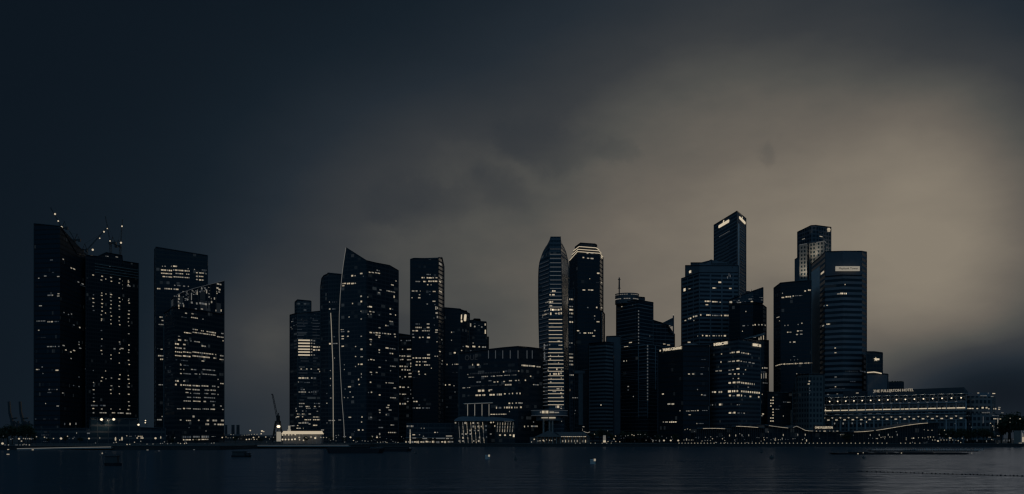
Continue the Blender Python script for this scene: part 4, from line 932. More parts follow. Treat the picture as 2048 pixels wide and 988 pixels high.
D3 = Bld("bank_headquarters", "broad banded office block with the bank name and hexagon emblem in lights on both faces",
         [(1420, 826, 688), (1477, 796, 676.5), (1521, 816, 684)], 40, facade(3.35, 1.9, .46, .1, (.11, .12, .135), .016, .12, .012, seed=31), cat="office block")
bld_text(D3, "HSBC", 1429, 1447.5, 688, 5.6, emit(1.0), "lettering", .8)
bld_text(D3, "HSBC", 1505.3, 1515.5, 690, 5.4, emit(1.0), "lettering", .8)
def bowtie(B, x0, x1, y, h):
    pl = B.plane(x0); A_, B2 = B.hit(x0, *pl), B.hit(x1, *pl); nr = (pl[1] - pl[0]).cross(Vector((0, 0, 1))).normalized(); nr = -nr if nr.y > 0 else nr
    z = zz(y, A_.y); hh = h / F * A_.y / 2; m = MB(); d = B2 - A_; d.z = 0
    f = lambda s, v: Vector((A_.x, A_.y, z)) + d * s + nr * .8 + Vector((0, 0, v * hh))
    for tri in ([f(0, -1), f(.5, 0), f(0, 1)], [f(1, 1), f(.5, 0), f(1, -1)], [f(.2, 1), f(.5, .15), f(.8, 1)], [f(.2, -1), f(.5, -.15), f(.8, -1)]): slab(m, tri, nr, .4)
    m.build("emblem", emit(.95), B.root)
bowtie(D3, 1449, 1456, 686.3, 5.6); bowtie(D3, 1516.8, 1520.3, 691.3, 5)
D3.wins([(706, 1459.5, 1462, .6), (704.8, 1463, 1470, .8, 3.2), (704, 1473, 1479, .92, 4), (705.5, 1482, 1485, .6, 3), (706, 1486, 1489, .75, 3), (707, 1491, 1493, .65, 3), (707.5, 1495, 1498, .8, 3.4), (708.5, 1500, 1502, .3), (708, 1442, 1444.3, .8), (723, 1457, 1462, .55, 2), (722.5, 1464, 1470, .7, 3), (721.5, 1473, 1478.5, .85, 3), (722.5, 1481, 1484, .65), (723.5, 1487, 1489, .5), (724, 1491.5, 1493, .5), (725, 1497, 1502, .5), (726.5, 1504, 1509, .5), (724, 1441, 1443, .85, 4), (740.5, 1457, 1461, .5), (739.5, 1464, 1468, .7), (737.5, 1473, 1478.5, .98, 3.2), (739.5, 1490, 1492, .8), (742, 1431, 1436, .65, 1.8), (741.5, 1438, 1439.5, .6, 3), (741.5, 1441, 1443, .8, 3.4), (748, 1457, 1463, .55, 3), (748, 1468, 1471.5, .85, 2.8), (748, 1475.5, 1478.5, .85, 2.6), (748, 1486, 1487.5, .5, 3), (757, 1465.5, 1467.5, .6), (757, 1475.5, 1478, .8), (765.8, 1457, 1462, .92, 4), (765, 1465.5, 1471, .9, 4), (764.6, 1473.5, 1480, .92, 4), (765.5, 1482, 1485, .75, 4), (766, 1486, 1488.5, .85, 4), (766.5, 1490, 1493.5, .8, 4), (767, 1495, 1497.5, .85, 4), (767.5, 1499, 1501.5, .7, 4), (768, 1503.5, 1505, .75, 4), (768.5, 1508, 1509, .7, 4), (774.5, 1495, 1498, .5, 2.4)])
x = 1482.0
while x < 1519:
    D3.win(782.6 + (x - 1482) * .09, x, x + 2.9, rng.choice((.9, .85, .95, .75)), 4.2); x += 4.35
D3.wins([(784, 1424, 1427, .7, 3.4), (784, 1428, 1435.5, .9, 4), (784, 1437, 1444.3, .95, 4.2), (782.8, 1456, 1462, 1, 5), (782.3, 1464, 1471, 1, 4.6), (782, 1473, 1479.7, 1, 4.6), (791, 1458, 1462, .92, 4), (791.5, 1465, 1470, .45), (790.5, 1473.5, 1479.3, .92, 4.4), (791, 1482, 1484, .88, 4.4), (792, 1488, 1492, .4), (793, 1499, 1502.5, .8, 3.6), (794, 1516, 1518.8, .85, 4), (809.8, 1424.5, 1426, .5, 3), (809.6, 1429, 1436, .88, 4), (809, 1438, 1444.3, .92, 4.4), (825.8, 1457.5, 1462.5, .92, 3.8), (825.3, 1467, 1471, .92, 4), (826, 1465, 1466, .6), (826, 1475, 1479, .35, 3), (826, 1482, 1484, .3), (826.5, 1487, 1489.5, .55, 2.8), (809.5, 1474, 1475.3, .6), (809.5, 1477.5, 1479, .4)])
D3.finish(110)

E3 = Bld("columned_rooftop_block", "narrow dark block with lit columns under its roof, behind the bank headquarters",
         [(1490, 905, 681), (1528, 905, 680), (1537, 910, 681)], 30, facade(3.9, 3, .4, .1, (.06, .065, .07), .016, .04, .01, seed=32), cat="office block")
m = MB(); a, b2, c = PT(1486, 902, 679), PT(1529, 902, 670), PT(1529, 902, 665.5)
m.hexa([a, b2, a + Vector((0, 14, 0)), b2 + Vector((0, 14, 0)), a + Vector((0, 0, .6)), c, a + Vector((0, 14, .6)), c + Vector((0, 14, 0))]); m.build("canopy", pbr("canopy_metal", (.2, .21, .22), .5), E3.root)
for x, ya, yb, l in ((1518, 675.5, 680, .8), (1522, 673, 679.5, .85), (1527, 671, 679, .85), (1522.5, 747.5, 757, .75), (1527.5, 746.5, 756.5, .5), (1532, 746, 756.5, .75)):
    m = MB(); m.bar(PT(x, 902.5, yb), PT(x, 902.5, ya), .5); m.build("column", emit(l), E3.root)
E3.wins([(674.5, 1506, 1512, .5, 2), (671, 1516, 1524, .4), (736, 1524, 1526, .8, 3), (736, 1528, 1536, .65, 3), (744, 1522, 1532, .35, 1.4), (766, 1526, 1535, .45, 1.6), (828, 1524, 1528, .85, 3), (828, 1533, 1536, .45), (831.5, 1522, 1526, .6, 1.4), (788.5, 1523.5, 1525.5, .8, 1.6)])
E3.finish()
F3 = Bld("low_office_block", "low black block with two vertical columns of round lights, under the bright skyline gap",
         [(1534, 856, 784), (1592, 856, 786)], 30, facade(3.6, 3, .4, .1, (.04, .042, .046), .012, .05, .01, seed=33), cat="office block")
for x, ys in ((1546, (795, 800.5, 806.5, 818.5, 824.5, 830, 836, 842)), (1541.7, (800.5, 806.5, 812, 836, 842))):
    for y in ys: F3.win(y, x - 1.3, x + 1.3, .88, 2.6, .2)
F3.wins([(804.5, 1574, 1580.5, .7, 1.4), (804, 1566, 1573, .3), (818.5, 1551, 1559, .5, 1.4), (832, 1566, 1567.2, .7, 3), (812, 1557, 1561, .2)])
F3.finish()

# ---- dark chamfered tower, octagonal lattice tower, curved bank tower
G3 = Bld("chamfered_tower", "dark tower with a chamfered left corner and a band of small lights low down",
         [(1548, 908, 576), (1561, 892, 566), (1600, 886, 562), (1622.5, 885, 560.3)], 40, facade(3.7, 2.4, .28, .08, (.045, .05, .058), .014, .05, .010, seed=34))
G3.wins([(582, 1608.5, 1612, .85, 3.2), (580.3, 1616, 1623, .88, 3.4), (595, 1563, 1568.5, .85, 2.8), (593.5, 1571, 1582, .95, 3), (592, 1585, 1588, .75, 2.8), (591.3, 1590, 1604, .45, 1.6), (586.5, 1564, 1566, .55), (634.5, 1553, 1559, .7, 1.8), (642.5, 1553, 1560, .6, 1.6), (651, 1569, 1570.5, .6), (650.5, 1575, 1577, .6), (649, 1595.5, 1597, .5), (646.5, 1602.5, 1605, .75, 2.8), (664.5, 1574, 1577, .8, 2.6), (664.3, 1578.5, 1583, .7, 1.5), (662, 1594, 1597.5, .8, 3.2), (661.5, 1599, 1605, .6, 1.6), (669, 1592, 1596, .7, 2.6), (668.3, 1600, 1605, .6, 2.2), (684.3, 1579, 1582, .65), (684, 1586, 1591, .78, 3.2), (713, 1586, 1590.5, .45, 1.4), (720, 1581, 1582, .4), (720, 1588, 1590, .35), (719, 1595, 1596, .4), (747.5, 1592.5, 1594, .75, 1.6)])
x = 1551.0
while x < 1623:
    wd = rng.choice((1.2, 1.6, 2.2, 2.6)); G3.win(731.5 - (x - 1551) * (.30 if x < 1561 else .045) - (0 if x < 1561 else 2.6), x, x + wd, rng.choice((.9, .8, .65, .95)), rng.choice((1.6, 2.4, 3.2))); x += wd + rng.choice((.5, .8, 1.6))
G3.finish()
H3 = Bld("lattice_tower", "tall octagonal tower with a floodlit window lattice, behind the tower with the white panel",
         [(1595, 1192, 464), (1622, 1166, 451), (1632, 1165, 450.5), (1662, 1182, 454.5)], 45, facade(4.4, 4.6, .34, .3, (.13, .14, .16), .015, .02, .01, seed=35))
H3.block([(1590, 1180, 519), (1597, 1172, 514), (1606, 1165, 512), (1650, 1160, 512)], 40, pbr("tower_stone", (.17, .18, .2), .7), 700, "lower_shaft")
LAT = facade(4.25, 3.6, .42, .45, (.26, .26, .25), .008, .0, .0, seed=36)
H3.block([(1599, 1152, 490), (1614, 1146, 487.5), (1615, 1152, 488)], 14, LAT, 700, "lattice_bay", trim=False)
H3.block([(1618, 1158, 486), (1632, 1152, 485.5)], 12, LAT, 700, "lattice_bay", trim=False)
H3.block([(1632.3, 1150, 485), (1649, 1146, 482), (1652, 1152, 486)], 14, LAT, 700, "lattice_bay", trim=False)
m = MB()
for (a, b2) in (((1599, 1151.6, 489.7), (1614, 1145.6, 487.2)), ((1632.3, 1149.6, 484.7), (1649, 1145.6, 481.8)), ((1649, 1145.6, 481.8), (1652, 1151.6, 485.8))): m.bar(PT(*a), PT(*b2), .5)
m.build("bay_coping", emit(.45), H3.root)
m = MB()
for r_ in range(3):
    for k in range(4 if r_ == 1 else 3):
        x0 = (1654.2 if r_ == 1 else 1655) + k * 1.7; pl = H3.plane(1655); A_, B2 = H3.hit(x0, *pl), H3.hit(x0 + 1.2, *pl); y = 457 + r_ * 2.6
        m.box(A_.x, B2.x, A_.y - .6, A_.y, zz(y + 1.0, A_.y), zz(y - .9, A_.y))
m.build("emblem", emit(.8), H3.root)
H3.wins([(473, 1639, 1645, .75, 2), (478, 1604, 1610, .6, 1.6), (470, 1605, 1614, .15), (465, 1637, 1650, .15)])
H3.finish()
def flood(B, x, D, y, target_y, power, size=60, name="floodlight", col=(1, .86, .66), tdx=0, tD=None):
    ld = bpy.data.lights.new(name, 'SPOT'); ld.energy = power; ld.color = col; ld.spot_size = R(size); ld.spot_blend = .8; ld.shadow_soft_size = .8
    o = bpy.data.objects.new(name, ld); COL.objects.link(o)
    p = PT(x, D, y); tgt = PT(x + tdx, (tD or D + 12), target_y)
    o.location = p - parent_loc(B); o.rotation_euler = (tgt - p).to_track_quat('-Z', 'Y').to_euler(); o.parent = B
    return o
flood(H3.root, 1605, 1136, 560, 520, 16000, 90)
flood(H3.root, 1625, 1142, 512, 494, 4500, 100)
flood(H3.root, 1641, 1136, 545, 500, 2500, 90)
flood(H3.root, 1657, 1166, 506, 490, 4000, 90)

I3 = Bld("curved_bank_tower", "broad banded tower with a lit white name panel near its top",
         [(1622, 945, 529), (1641, 905, 513), (1650, 885, 503.5), (1686, 876, 502.5), (1724, 879, 502.5), (1733, 893, 504)], 42, facade(4.6, 70, .48, .0, (.20, .215, .24), .012, .02, .008, seed=37))
m = MB(); pl = I3.plane(1632); A_, B2 = I3.hit(1623, *pl), I3.hit(1639.5, *pl)
m.hexa([Vector((p.x, p.y + dy, z)) for z in (GZ, zz(530, 905)) for dy in (-1.2, .6) for p in (A_, B2)]); m.build("service_fin", pbr("fin_cladding", (.78, .8, .82), .55), I3.root)  # near-white colour makes up for the weak light on this oblique side
m = MB(); a, b2 = PT(1649.5, 876.5, 580), PT(1724, 876.5, 504)
for xa, xb, D0, D1 in ((1651, 1686, 883, 874.6), (1686, 1723, 874.6, 877.6)):
    A_, B2 = PT(xa, D0, 549), PT(xb, D1, 549)
    m.hexa([Vector((p.x, p.y + dy, z)) for z in (zz(551, 880), zz(505, 880)) for dy in (0, 1.6) for p in (A_, B2)])
m.build("crown_panel", pbr("panel_cladding", (.11, .12, .14), .55), I3.root)
I3.fac = [((1622, 945), (1641, 905)), ((1641, 905), (1650, 885)), ((1650, 881.5), (1686, 872.6)), ((1686, 872.6), (1733, 876.4))]
m = MB(); A_, B2 = PT(1670.5, 873.6, 542.3), PT(1718.5, 873.6, 533)
m.box(A_.x, B2.x, 872.2, 873.2, A_.z, B2.z); m.build("sign_panel", emit(.66), I3.root)
text_mesh("Maybank Tower", "lettering", pbr("sign_ink", (.03, .03, .03), .6), I3.root, Vector((PT(1678, 872.0, z=0).x, 872.0, 0)), Vector((PT(1716, 872.0, z=0).x, 872.0, 0)), 2.2, zz(540, 872), .25)
I3.fac = [((1622, 945), (1641, 905)), ((1641, 905), (1650, 885)), ((1650, 885), (1686, 876)), ((1686, 876), (1724, 879)), ((1724, 879), (1733, 893))]
I3.wins([(587.8, 1674, 1680, .65, 1.8), (587, 1681, 1693, 1, 3.6), (569, 1689.3, 1691, .85), (610.7, 1652.5, 1656, .8, 1.8), (611.5, 1648, 1649, .4, 3), (648.3, 1653, 1660, .95, 2.8), (651.5, 1645, 1648, .7, 2.6), (696, 1668.8, 1672, .85), (705.5, 1668.8, 1673, .8, 1.8), (754, 1669, 1673.5, .5, 2), (773.5, 1669.5, 1672.5, .85, 2), (742.5, 1690, 1715, .22, 2.5), (743, 1720, 1732, .3), (763, 1700, 1712, .25), (777, 1655, 1690, .25, 1.2), (545.5, 1642, 1648, .85, 4)])
I3.finish()
J3 = Bld("emblem_block", "small dark block with a glowing star shaped emblem, right of the banded tower",
         [(1733, 865, 703.5), (1749, 866, 703.5), (1765, 867, 705.5)], 24, facade(3.8, 3, .3, .1, (.06, .065, .07), .014, .02, .008, seed=38), cat="office block")
J3.block([(1734, 852, 747.5), (1766, 853, 747.5), (1776, 853, 748.5)], 12, pbr("dark_panel", (.12, .13, .15), .6), 880, "front_wing")
m = MB(); P = []
c = PT(1752, 865.5, 718.5); s = c.y / F
for k in range(10):
    a = math.pi / 2 + k * math.pi / 5; r_ = (4.6 if k % 2 == 0 else 2.0) * s; P.append(Vector((c.x - 1 * s + r_ * math.cos(a), c.y - .8, c.z + r_ * math.sin(a))))
for k in range(10): m.face([Vector((c.x - 1 * s, c.y - .8, c.z)), P[k], P[(k + 1) % 10]])
m.box(c.x, c.x + 6 * s, c.y - .8, c.y - .3, c.z - 1.8 * s, c.z + 1.4 * s)
m.build("emblem", emit(1.0), J3.root)
m = MB(); P = [PT(1734.5, 851.5, 745), PT(1748, 851.5, 744), PT(1757, 851.5, 745.5), PT(1763, 851.5, 747)]
for a, b2 in zip(P, P[1:]): m.bar(a, b2, .8)
m.build("light_strip", emit(.88), J3.root)
J3.finish()
K3 = Bld("low_rooftop_block", "low dark block with plants along its roof, behind the grand hotel roof",
         [(1768, 880, 765), (1808, 880, 764)], 20, facade(3.8, 3, .3, .1, (.07, .075, .08), .014, .03, .008, seed=39), cat="office block", trim=False)
m = MB()
for k in range(22):
    x = 1769 + k * 1.75; a = PT(x, 882, 764.5); m.ball((a.x, a.y, a.z + rng.uniform(-.1, .7)), rng.uniform(.4, .85), 6)
m.build("roof_planting", pbr("foliage_dark", (.03, .04, .025), .9), K3.root)
K3.wins([(765.5, 1768.5, 1770, .7, 1.6)])
K3.finish()
L3_ = Bld("old_stone_building", "old pale stone building with square windows, left of the grand hotel",
         [(1585, 842, 782), (1591, 834, 781), (1591.5, 834, 753), (1596, 830, 749), (1618, 818, 748), (1648, 822, 749)], 34, facade(4.2, 3.1, .42, .46, (.16, .165, .165), .012, .03, .012, seed=40), cat="building")
L3_.block([(1581, 850, 820), (1590, 840, 819)], 10, PALE, 880, "side_wing", trim=False)
L3_.wins([(762.5, 1617.5, 1620.5, .75, 2.8), (767.8, 1615.5, 1619, .85, 2.8), (776, 1618, 1620, .35), (781, 1618, 1621, .3), (787, 1618, 1620, .3), (747.5, 1592.8, 1593.8, .7, 1.5)])
L3_.finish()

# ================================================================== THE GRAND HOTEL
def yz(z, D): return HOR - (z - CAM_H) / D * F
STONE = facade(4.4, 3.6, .40, .34, (.19, .20, .21), .012, .10, .014, seed=41)
HP0, HP1 = (1649, 860), (1932, 774)
G4 = Bld("grand_hotel", "long classical hotel with rows of lit cornices and its name in letters along the roof", [(1590, 905, yz(33.5, 905)), (1649, 860, yz(33.5, 860)), (1932, 774, yz(33.5, 774))], 40, STONE, cat="hotel", trim=False)
G4.block([(1614, 912, yz(40, 912)), (1653, 872, yz(40, 872)), (1934, 784, yz(40, 784))], 26, facade(3.4, 3.6, .3, .3, (.2, .215, .235), .012, .08, .012, seed=42), 0, "attic", False, 33.5)
G4.block([(1664, 884, yz(45.6, 884)), (1928, 798, yz(45.6, 798)), (1936.5, 800, yz(42, 800))], 16, ROOFM, 0, "roof", False, 40.0)
a0, b0 = PT(*HP0, z=0), PT(*HP1, z=0)
nrm = (b0 - a0).cross(Vector((0, 0, 1))).normalized(); nrm = -nrm if nrm.y > 0 else nrm
w0 = PT(1590, 905, z=0); nl = (a0 - w0).cross(Vector((0, 0, 1))).normalized(); nl = -nl if nl.y > 0 else nl
def hp(t, z, off=0.0): q = a0 + (b0 - a0) * (t / 16.0) + nrm * off; return Vector((q.x, q.y, z))
def lw(t, z, off=0.0): q = w0 + (a0 - w0) * t + nl * off; return Vector((q.x, q.y, z))
cm = pbr("hotel_stone", (.34, .36, .38), .7)
for z, d, hh in ((33.2, 1.3, .7), (27.2, 1.0, .6), (24.9, 1.1, .7), (20.2, .9, .5)):
    m = MB(); m.bar(hp(0, z, d / 2), hp(16, z, d / 2), hh, d); m.bar(lw(0, z, d / 2), lw(1, z, d / 2), hh, d); m.build("cornice", cm, G4.root)
m = MB(); m.bar(hp(-.2, 40.2, -9), hp(16.1, 40.2, -9), .5, 1.2); m.build("cornice", cm, G4.root)
for k in range(17):
    m = MB(); m.tube(hp(k, 8, .5), hp(k, 20, .5), .75, .65, n=10); m.build("column", cm, G4.root, smooth=True)
    m = MB(); m.box(*[v for p in zip(hp(k, 0, .3) - Vector((.5, .4, 0)), hp(k, 0, .3) + Vector((.5, .4, 0))) for v in p][:4], 27.5, 33); m.build("pilaster", cm, G4.root)
# floodlit cornice bands drawn as emissive bars between the pilasters
for k in range(16):
    parts = [(k + .08, k + .94)] if k not in (6, 9, 13) else [(k + .08, k + .44), (k + .54, k + .94)]
    for u0, u1 in parts:
        m = MB(); m.bar(hp(u0, 28.9, .5), hp(u1, 28.9, .5), .7, .3); m.build("light_strip", emit(rng.choice((.92, .9, .96))), G4.root)
    m = MB(); c = hp(k + .52, 21.0, .4); m.box(c.x - .95, c.x + .95, c.y - .3, c.y + .1, c.z - .4, c.z + .4); m.build("wall_light", emit(.82), G4.root)
    m = MB(); c = hp(k + .02, 22.6, .5); m.face([c + Vector((-1.0, 0, .45)), c + Vector((0, 0, -.5)), c + Vector((1.0, 0, .45))]); m.build("wall_light", emit(.72), G4.root)  # lamp glow on the stone modelled as an emissive triangle
    m = MB(); c = hp(k, 33.8, .4); m.bar(c + Vector((-.8, 0, 0)), c + Vector((.8, 0, 0)), .3); m.build("ledge_light", emit(.5), G4.root)
    if rng.random() < .75:
        u0 = rng.uniform(0, .4); m = MB(); m.bar(hp(k + u0, 25.6, 1.2), hp(k + u0 + rng.uniform(.3, .6), 25.6, 1.2), .22); m.build("ledge_light", emit(rng.uniform(.3, .5)), G4.root)
    if k < 16:
        c = hp(k + .05, 36.8, -7.6); m = MB(); m.ball(c + Vector((0, -.2, 0)), .62, 8, sz=.8); m.build("uplight", emit(1.05), G4.root)
        ld = bpy.data.lights.new("uplight_beam", 'SPOT'); ld.energy = 420; ld.color = (1, .88, .68); ld.spot_size = R(80); ld.spot_blend = .9; ld.shadow_soft_size = .3
        o = bpy.data.objects.new("uplight_beam", ld); COL.objects.link(o); o.parent = G4.root
        o.location = c + Vector((0, -.9, .2)) - parent_loc(G4.root); o.rotation_euler = (Vector((0, .55, 1))).to_track_quat('-Z', 'Y').to_euler()
m = MB(); m.bar(hp(.1, 33.55, .9), hp(3.2, 33.55, .9), .14); m.bar(hp(4, 33.5, .9), hp(16, 33.5, .9), .08); m.build("ledge_light", emit(.42), G4.root)
text_mesh("THE FULLERTON HOTEL", "lettering", emit(.72), G4.root, hp(5.35, 0, -8.2), hp(9.95, 0, -8.2), 2.1, 43.2, .4)
save = G4.fac
# left wing lights
G4.wins([(823, 1630, 1648, .98, 2.2), (822, 1612, 1615, .85, 3), (822, 1617, 1619.5, .88, 3), (822, 1622, 1625, .85, 3.2), (825, 1592, 1594.5, .85, 3), (822, 1596, 1601, .75, 3), (826, 1597, 1600, .8, 2.6), (825, 1602, 1604, .7, 3), (831, 1601, 1618, .4, 1.2), (836.5, 1599, 1611, .35), (843, 1601, 1609.5, .9, 2.4), (835, 1594, 1595.5, .65, 6), (847, 1600.5, 1601.6, .8, 6), (842, 1594.5, 1595.6, .4, 5), (851, 1593, 1598, .4), (836.5, 1629, 1634, .5, 2), (841, 1637, 1640, .45, 2), (807, 1629, 1648.5, .62, 1.6), (812, 1630, 1647, .5, 1.6),
         (802.5, 1605, 1608.5, .8, 3), (801.5, 1610, 1612.5, .78, 3), (798.5, 1603, 1607, .7, 2), (796, 1613, 1615, .75, 2), (795.5, 1615, 1627, .45, 4), (800.8, 1616, 1625, .92, 1.8), (795, 1628, 1631, .8, 2), (799, 1627, 1628.5, .6), (789.5, 1631, 1634, .4), (787, 1639.5, 1646, .7, 2), (811, 1650.5, 1651.5, .8, 2), (815, 1650.5, 1651.5, .6, 2), (819, 1650.3, 1652, .95, 2.6), (825.5, 1650.3, 1652, .8, 2.4),
         (847, 1668, 1670.5, .5, 4), (847, 1685, 1688, .5, 4.5), (846.5, 1703, 1706, .4, 4), (847.5, 1720.5, 1723, .5, 4.5), (844, 1730.5, 1734, .88, 2.4), (846, 1794, 1796, .3, 3), (787.8, 1673, 1676, .6, 1.4), (786, 1712, 1717, .78, 1.8), (785, 1746, 1748.5, .5), (784.5, 1779, 1782, .5, 1.3), (789, 1654, 1658, .4), (797, 1655, 1664, .45, 3), (797.5, 1641, 1643, .5, 3)])
G4.finish(99)
# round-ended wing on the right
H4 = Bld("hotel_end_wing", "lower wing at the grand hotel's right end, with a small flat roofed pavilion on top", [(1930, 790, 792), (1945, 786, 792), (1984, 790, 793), (1991, 800, 795)], 26, STONE, cat="hotel wing", trim=False)
H4.block([(1955, 800, 785), (1981, 800, 785)], 14, pbr("hotel_stone2", (.22, .24, .27), .7), 794, "pavilion", trim=False)
H4.block([(1929, 786, 828), (1944, 779, 827), (1990, 782, 827), (2007, 800, 829)], 16, STONE, 880, "lower_wing", trim=False)
H4.fac = [((1929, 786), (1944, 779)), ((1944, 779), (1990, 782)), ((1990, 782), (2007, 800))]
H4.wins([(817, 1935, 1957, .95, 2.2), (786, 1955, 1958.5, .78, 2), (786.3, 1976, 1978, .45, 2), (787, 1985, 1990.5, .88, 2), (791.5, 1961, 1975, .5, 1.3), (793, 1982, 1987, .5, 1.8), (815.5, 1963.5, 1967.5, .92, 3.6), (815.5, 1971.5, 1975, .85, 3.4), (817.5, 1976.5, 1979, .75), (817.5, 1987, 1988.5, .65, 3), (817.5, 1990.5, 1992.5, .8, 3), (815, 1997, 2001, .6, 2.4), (818.5, 1997, 2000, .85, 2.4), (825.5, 1964, 1980, .5, 1.3), (823.5, 1962, 1980, .2), (825.5, 2003, 2007, .55, 1.2), (831.5, 1985, 2005, .45, 1.3), (837.5, 1986.5, 1993, .9, 2), (838, 1999, 2003, .8, 2), (800, 1943, 1947, .15, 3), (831.5, 1930, 1940, .35, 1.4)])
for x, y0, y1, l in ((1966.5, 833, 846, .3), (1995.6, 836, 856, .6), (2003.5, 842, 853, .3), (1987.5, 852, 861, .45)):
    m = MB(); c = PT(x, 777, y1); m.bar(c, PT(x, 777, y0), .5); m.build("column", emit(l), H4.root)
H4.finish()

# ================================================================== WATERFRONT
def wave_house(label, pts, D, l_from, l_to, base_depth=26, lum=.85, gap=0.0, name="waterfront_restaurant", dark=.05):
    """low glass house under a curved roof; pts are roof-edge points (px,py)"""
    c = PT((pts[0][0] + pts[-1][0]) / 2, D, z=GZ + .004)
    root = empty(name, c, label, "restaurant building")
    top = [PT(x, D, y) for x, y in pts]
    m = MB()
    for a, b_ in zip(top, top[1:]):
        m.hexa([a, b_, a + Vector((0, base_depth, .3)), b_ + Vector((0, base_depth, .3)), a + Vector((0, 0, .8)), b_ + Vector((0, 0, .8)), a + Vector((0, base_depth, 1.1)), b_ + Vector((0, base_depth, 1.1))])
    m.build("roof", pbr("curved_roof", (.09, .095, .105), .5), root)
    m = MB()
    for a, b_ in zip(top, top[1:]):
        m.face([(a.x, a.y + 3, GZ), (b_.x, b_.y + 3, GZ), (b_.x, b_.y + 3, b_.z), (a.x, a.y + 3, a.z)])
    for e in (top[0], top[-1]): m.face([(e.x, e.y + 3, GZ), (e.x, e.y + base_depth - 1, GZ), (e.x, e.y + base_depth - 1, e.z), (e.x, e.y + 3, e.z)])
    m.build("glass_wall", facade(3.2, 3.0, .12, .08, (.05, .055, .06), .012, .10, .012, seed=51), root)
    for k in range(0, len(top)):
        m = MB(); m.tube((top[k].x, D + 1, GZ), (top[k].x, D + 1, top[k].z), .22, n=8); m.build("column", DARKSTEEL, root)
    on = [p for p, q in zip(top, pts) if l_from <= q[0] <= l_to]
    for a, b_ in zip(on, on[1:]):
        if rng.random() < gap: continue
        m = MB(); m.bar(a + Vector((0, -.25, .2)), b_ + Vector((0, -.25, .2)), .27, .2); m.build("light_strip", emit(lum * rng.uniform(.85, 1.08)), root)
    return root
def arc(f, x0, x1, n): return [(x0 + (x1 - x0) * k / n, f(x0 + (x1 - x0) * k / n)) for k in range(n + 1)]
wave_house("low glass restaurant with a shallow arched roof edge in lights, below the black office block", arc(lambda x: 857.3 + ((x - 1424) / 28) ** 2 * 1.0, 1394, 1462, 17), 728, 1399, 1452, lum=.8, gap=.12)
wave_house("low glass restaurant whose lit roof edge dips to the right, below the bank headquarters", arc(lambda x: 853.2 + max(0, (x - 1478) / 40) ** 1.4 * 2.6, 1464, 1528, 16), 727, 1470, 1517, lum=.88)
wave_house("low glass restaurant whose long lit roof sweeps down beside the old stone building", [(1530, 850.5), (1538, 851.8), (1546, 853), (1556, 854.3), (1566, 855.5), (1576, 856.5), (1586, 850.5 + 5), (1593, 851 + 2), (1598, 855), (1604, 858), (1610, 861.2), (1618, 862.3), (1626, 862.6)], 726, 1536, 1626, lum=.72, gap=.15)
r5 = wave_house("low flat roofed restaurant with its name in small lit letters, before the grand hotel", [(1627, 863.2), (1640, 863.2), (1655, 863.1), (1675, 862.8), (1700, 864.5)], 727, 1900, 1901)
for x0, x1, l in ((1632, 1634, .75), (1639, 1641, .6), (1647, 1651.5, .85), (1659, 1660, .6), (1666, 1668, .6), (1673, 1676.5, .7), (1680.5, 1689, .7)):
    m = MB(); yy = 862.2 if x0 < 1680 else 869.5; m.bar(PT(x0, 726.6, yy), PT(x1, 726.6, yy), .5, .2); m.build("light_strip", emit(l), r5)
m = MB(); A_, B2 = PT(1627, 729, 861), PT(1668, 729, 851); m.box(A_.x, B2.x, 729, 730, A_.z, B2.z); m.build("sign_board", pbr("sign_board", (.035, .035, .04), .6), r5)
text_mesh("ONE FULLERTON", "lettering", emit(1.0), r5, Vector((PT(1630, 728.6, z=0).x, 728.6, 0)), Vector((PT(1665, 728.6, z=0).x, 728.6, 0)), 1.55, zz(857.2, 728.6), .3)
sweep = lambda x: 846.2 + 18.2 * (0.5 - 0.5 * math.cos(math.pi * min(1, max(0, (1872 - x) / 166.0)) ** 1.0)) 
wave_house("low glass restaurant with one long lit roof edge rising rightwards, before the grand hotel", arc(sweep, 1703, 1880, 36), 722, 1704, 1863, lum=.85, gap=.03)

# pier with hipped roofs
CP = empty("pier_pavilion", PT(1122, 712, z=GZ + .004), "old pier pavilion with a pyramid roof and a long hipped roof edged in lights", "pavilion")
m = MB()
def hip(m, x0, x1, ye, yr, xr0, xr1, D, dep):
    e0, e1 = PT(x0, D, ye), PT(x1, D, ye); f0, f1 = e0 + Vector((0, dep, 0)), e1 + Vector((0, dep, 0))
    r0, r1 = PT(xr0, D + dep / 2, yr), PT(xr1, D + dep / 2, yr)
    m.face([e0, e1, r1, r0]); m.face([e1, f1, r1]); m.face([f1, f0, r0, r1]); m.face([f0, e0, r0]); m.face([e0, f0, f1, e1])
hip(m, 1070, 1122, 873.5, 861.5, 1096, 1099, 708, 20); hip(m, 1121, 1180, 873.2, 863.8, 1112, 1168, 711, 15)
m.build("roof", pbr("roof_tiles", (.14, .13, .13), .8), CP)
for x in [1074 + 7.8 * k for k in range(14)]:
    m = MB(); a = PT(x, 710, z=GZ); m.tube(a, (a.x, a.y, zz(873.6, 710)), .25); m.build("column", PALE, CP)
m = MB(); a = PT(1097.5, 718, 862); m.tube(a, a + Vector((0, 0, 2.2)), .12); m.build("finial", DARKSTEEL, CP)
for k in range(13):
    m = MB(); m.bar(PT(1122 + k * 3.9, 710.6, 873.2), PT(1125.2 + k * 3.9, 710.6, 873.2), .38, .2); m.build("light_strip", emit(rng.choice((.85, .9, .75))), CP)
for x in (1125.5, 1131, 1137, 1143, 1149, 1154.5, 1160, 1165.5, 1171):
    m = MB(); l = rng.choice((.95, .9, .7, .9)); wd = rng.uniform(.9, 1.8); m.box(*(lambda a, b2: (a.x, b2.x, 714, 714.4, a.z, b2.z))(PT(x - wd / 2, 714, 885 - rng.random()), PT(x + wd / 2, 714, 879.5 + rng.random()))); m.build("lit_doorway", emit(l), CP)
